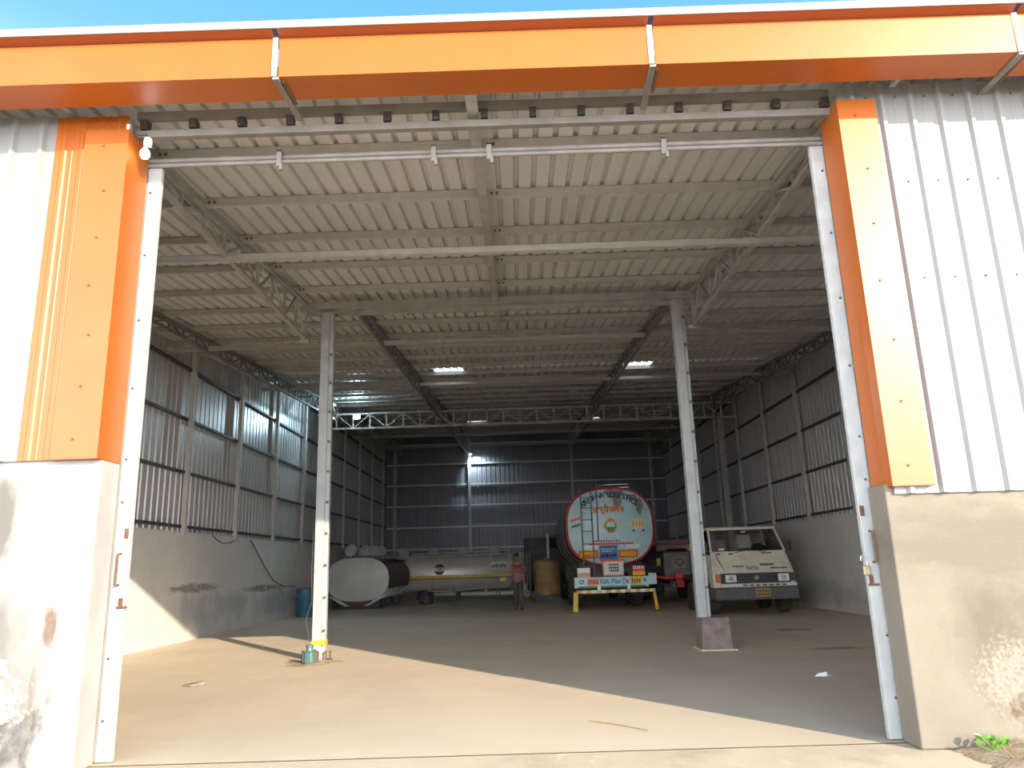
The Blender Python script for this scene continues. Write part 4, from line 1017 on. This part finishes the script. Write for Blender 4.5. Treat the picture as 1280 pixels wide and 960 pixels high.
# cables hung on the left wall
def wallpt(y, z): return (XWL+.03, y, z)
c1 = MB(); c1.tube([wallpt(11.7, 2.24), wallpt(11.9, 2.16), wallpt(12.3, 2.08), wallpt(12.8, 2.10), wallpt(13.2, 2.22)], .012, 6)
tag(c1.build('sagging_cable', 'cable'), 'short cable loop sagging at the top of the left plaster wall', 'cable')
c2 = MB(); c2.tube([wallpt(14.2, 2.22), wallpt(14.6, 2.0), wallpt(15.3, 1.6), wallpt(16.2, 1.15), wallpt(17.2, .95), wallpt(18.4, .93)], .012, 6)
tag(c2.build('hanging_cable', 'cable'), 'long cable drooping down the left plaster wall towards the drum', 'cable')

# soil and plants at the foot of the right front wall
so_ = MB(); nx_, ny_ = 30, 10
for j in range(ny_+1):
    for i in range(nx_+1):
        x_ = 2.95+i*.1; y_ = -.312-j*.06
        h_ = .05*(1-j/ny_)*min(1, i/5)+random.uniform(-.006, .012)-.012*(j == ny_)
        if j == ny_ or i == 0: h_ = -.02
        so_.v.append((x_, y_, h_))
for j in range(ny_):
    for i in range(nx_):
        a = j*(nx_+1)+i; so_.f.append((a, a+nx_+1, a+nx_+2, a+1))
o = so_.build('loose_soil', 'dirt', None, smooth=True); tag(o, 'loose brown soil banked against the right front wall', 'soil'); o['kind'] = 'stuff'
def leaf_mesh(l, w_):
    mb = MB(); mb.add([(0, 0, 0), (w_*.5, l*.35, .01), (w_*.45, l*.7, .012), (0, l, 0), (-w_*.45, l*.7, .012), (-w_*.5, l*.35, .01), (0, l*.5, -.006)],
        [(0, 1, 6), (1, 2, 6), (2, 3, 6), (3, 4, 6), (4, 5, 6), (5, 0, 6)])
    me = bpy.data.meshes.new('leaf'); me.from_pydata(mb.v, [], mb.f); me.update(); me.materials.append(MATS['leaf_green']); return me
lm = leaf_mesh(.065, .05)
pt = thing('weed_plant', 'small bright green weed growing at the foot of the right wall', 'plant', (3.22, -.46, .03))
for k in range(12):
    a = k*2.4; rr = .03+.05*((k*5) % 7)/7
    cx_, cy2, cz2 = 3.22+rr*1.2*math.cos(a), -.46+rr*.6*math.sin(a), .045+.035*((k*3) % 4)/3
    MB().tube([(3.22, -.46, .02), (cx_, cy2, cz2)], .003, 4).build('stem', 'leaf_green', pt)
    place('leaf', lm, pt, (cx_, cy2, cz2), (R(30+10*(k % 3)), R(10*(k % 5-2)), a-1.57))
dg_ = MB()
for k in range(160):
    x_ = random.uniform(3.2, 4.6); y_ = random.uniform(-.75, -.34); a = random.uniform(0, 6.28); l = random.uniform(.03, .1)
    dg_.tube([(x_, y_, .01), (x_+l*.6*math.cos(a), y_+l*.6*math.sin(a), .03+l*.5)], [.003, .0012], 3)
o = dg_.build('dry_grass', 'straw'); tag(o, 'sparse dry grass stubble in the soil at bottom right', 'grass'); o['kind'] = 'stuff'

# ------------------------------------------------------------------ person by the silver tank
def skin_obj(name, pts, edges, mat, par, sub=1, root=0):
    o0 = Vector(par['_org'])
    me = bpy.data.meshes.new(name); me.from_pydata([tuple(Vector(p[:3])-o0) for p in pts], edges, []); me.update()
    o = bpy.data.objects.new(name, me); col.objects.link(o); o.parent = par
    md = o.modifiers.new('skin', 'SKIN'); md.use_smooth_shade = True
    for i, p in enumerate(pts):
        r_ = p[3] if len(p) > 3 else .04; sv_ = me.skin_vertices[0].data[i]
        sv_.radius = r_ if isinstance(r_, tuple) else (r_, r_); sv_.use_root = (i == root)
    md = o.modifiers.new('sub', 'SUBSURF'); md.levels = sub; md.render_levels = sub
    me.materials.append(MATS[mat]); return o
PX, PY = -.12, 18.45
pe = thing('person', 'person in a pink shirt and dark trousers standing beside the silver tank with folded arms', 'person', (PX, PY, 0))
def P(x, y, z, r): return (PX+x, PY+y, z, r)
body = [P(0, 0, .90, (.13, .10)), P(0, 0, 1.05, (.13, .095)), P(0, -.01, 1.25, (.15, .10)), P(0, 0, 1.40, (.12, .075)), P(-.01, -.01, 1.47, .052), P(-.015, -.02, 1.53, .06), P(-.02, -.03, 1.59, (.072, .082)), P(-.02, -.02, 1.645, (.058, .068)),
        P(.17, 0, 1.38, .055), P(.22, .0, 1.12, .042), P(.10, -.17, 1.14, .035), P(-.02, -.21, 1.18, .03),
        P(-.17, 0, 1.38, .055), P(-.23, .0, 1.13, .042), P(-.10, -.18, 1.18, .035), P(.03, -.21, 1.22, .03),
        P(.08, 0, .84, .085), P(.09, -.01, .48, .055), P(.10, .02, .09, .042), P(.11, -.13, .035, .035),
        P(-.08, 0, .84, .085), P(-.08, -.03, .48, .055), P(-.07, .0, .09, .042), P(-.08, -.15, .035, .035)]
ed = [(0, 1), (1, 2), (2, 3), (3, 4), (4, 5), (5, 6), (6, 7), (3, 8), (8, 9), (9, 10), (10, 11), (3, 12), (12, 13), (13, 14), (14, 15), (0, 16), (16, 17), (17, 18), (18, 19), (0, 20), (20, 21), (21, 22), (22, 23)]
# fingers
for hnd, sx_ in ((11, -1), (15, 1)):
    bx, by, bz = body[hnd][0]-PX, body[hnd][1]-PY, body[hnd][2]
    for k in range(4):
        body.append(P(bx+sx_*.045, by-.01+.0*k, bz+.025-.018*k, .010)); body.append(P(bx+sx_*(.085-.006*abs(k-1)), by+.005, bz+.022-.02*k, .008)); n_ = len(body)
        ed += [(hnd, n_-2), (n_-2, n_-1)]
    body.append(P(bx+sx_*.02, by-.02, bz+.05, .010)); body.append(P(bx+sx_*.05, by-.03, bz+.062, .008)); n_ = len(body); ed += [(hnd, n_-2), (n_-2, n_-1)]
skin_obj('body', body, ed, 'skin', pe, 1)
sh = [P(0, 0, .84, (.165, .125)), P(0, 0, 1.05, (.155, .115)), P(0, -.01, 1.25, (.17, .12)), P(0, 0, 1.40, (.13, .085)), P(-.01, -.005, 1.45, .06), P(.18, 0, 1.375, .068), P(.225, 0, 1.12, .056), P(.12, -.15, 1.14, .046), P(-.18, 0, 1.375, .068), P(-.235, 0, 1.13, .056), P(-.12, -.16, 1.175, .046)]
skin_obj('shirt', sh, [(0, 1), (1, 2), (2, 3), (3, 4), (3, 5), (5, 6), (6, 7), (3, 8), (8, 9), (9, 10)], 'shirt_pink', pe, 2)
sf = [P(-.13, -.12, 1.34, .05), P(0, -.15, 1.30, .055), P(.13, -.12, 1.35, .05), P(.10, .06, 1.43, .05), P(-.1, .06, 1.43, .05)]
skin_obj('scarf', sf, [(0, 1), (1, 2), (2, 3), (0, 4)], 'scarf_maroon', pe, 2)
tr_ = [P(0, 0, .92, (.14, .11)), P(.085, 0, .82, .10), P(.09, -.01, .48, .075), P(.10, .02, .10, .065), P(-.085, 0, .82, .10), P(-.08, -.03, .48, .075), P(-.07, 0, .10, .065)]
skin_obj('trousers', tr_, [(0, 1), (1, 2), (2, 3), (0, 4), (4, 5), (5, 6)], 'trouser_grey', pe, 2)
for s_ in ((.10, .02), (-.075, .0)):
    MB().hexa([(PX+s_[0]-.045, PY+s_[1]-.19, 0), (PX+s_[0]+.045, PY+s_[1]-.19, 0), (PX+s_[0]+.04, PY+s_[1]+.07, 0), (PX+s_[0]-.04, PY+s_[1]+.07, 0), (PX+s_[0]-.04, PY+s_[1]-.16, .06), (PX+s_[0]+.04, PY+s_[1]-.16, .06), (PX+s_[0]+.035, PY+s_[1]+.06, .10), (PX+s_[0]-.035, PY+s_[1]+.06, .10)]).build('shoe', 'shoe', pe, bevel=.015)
ha = [P(-.02, .01, 1.635, (.066, .075)), P(-.02, .045, 1.58, (.066, .045)), P(-.02, -.04, 1.66, (.05, .028))]
skin_obj('hair', ha, [(0, 1), (0, 2)], 'hair', pe, 2)
for ex in (-.03, .03): MB().lathe((PX-.02+ex, PY-.108, 1.605), [(.003, -.008), (.010, -.004), (.011, 0), (.006, .006)], 8, 'y').build('eye', 'white_plain', pe)
MB().hexa([(PX-.034, PY-.10, 1.565), (PX-.006, PY-.10, 1.565), (PX-.008, PY-.08, 1.57), (PX-.032, PY-.08, 1.57), (PX-.026, PY-.115, 1.57), (PX-.014, PY-.115, 1.57), (PX-.016, PY-.09, 1.605), (PX-.024, PY-.09, 1.605)]).build('nose', 'skin', pe)
MB().box(PX-.045, PX+.005, PY-.103, PY-.09, 1.535, 1.545).build('mouth', 'brown_red', pe)
for sx_ in (-1, 1): MB().lathe((PX-.02+sx_*.078, PY-.02, 1.595), [(.012, -.01), (.028, 0), (.012, .01)], 10, 'x').build('ear', 'skin', pe)

for o in ORG:
    if '_org' in o: del o['_org']
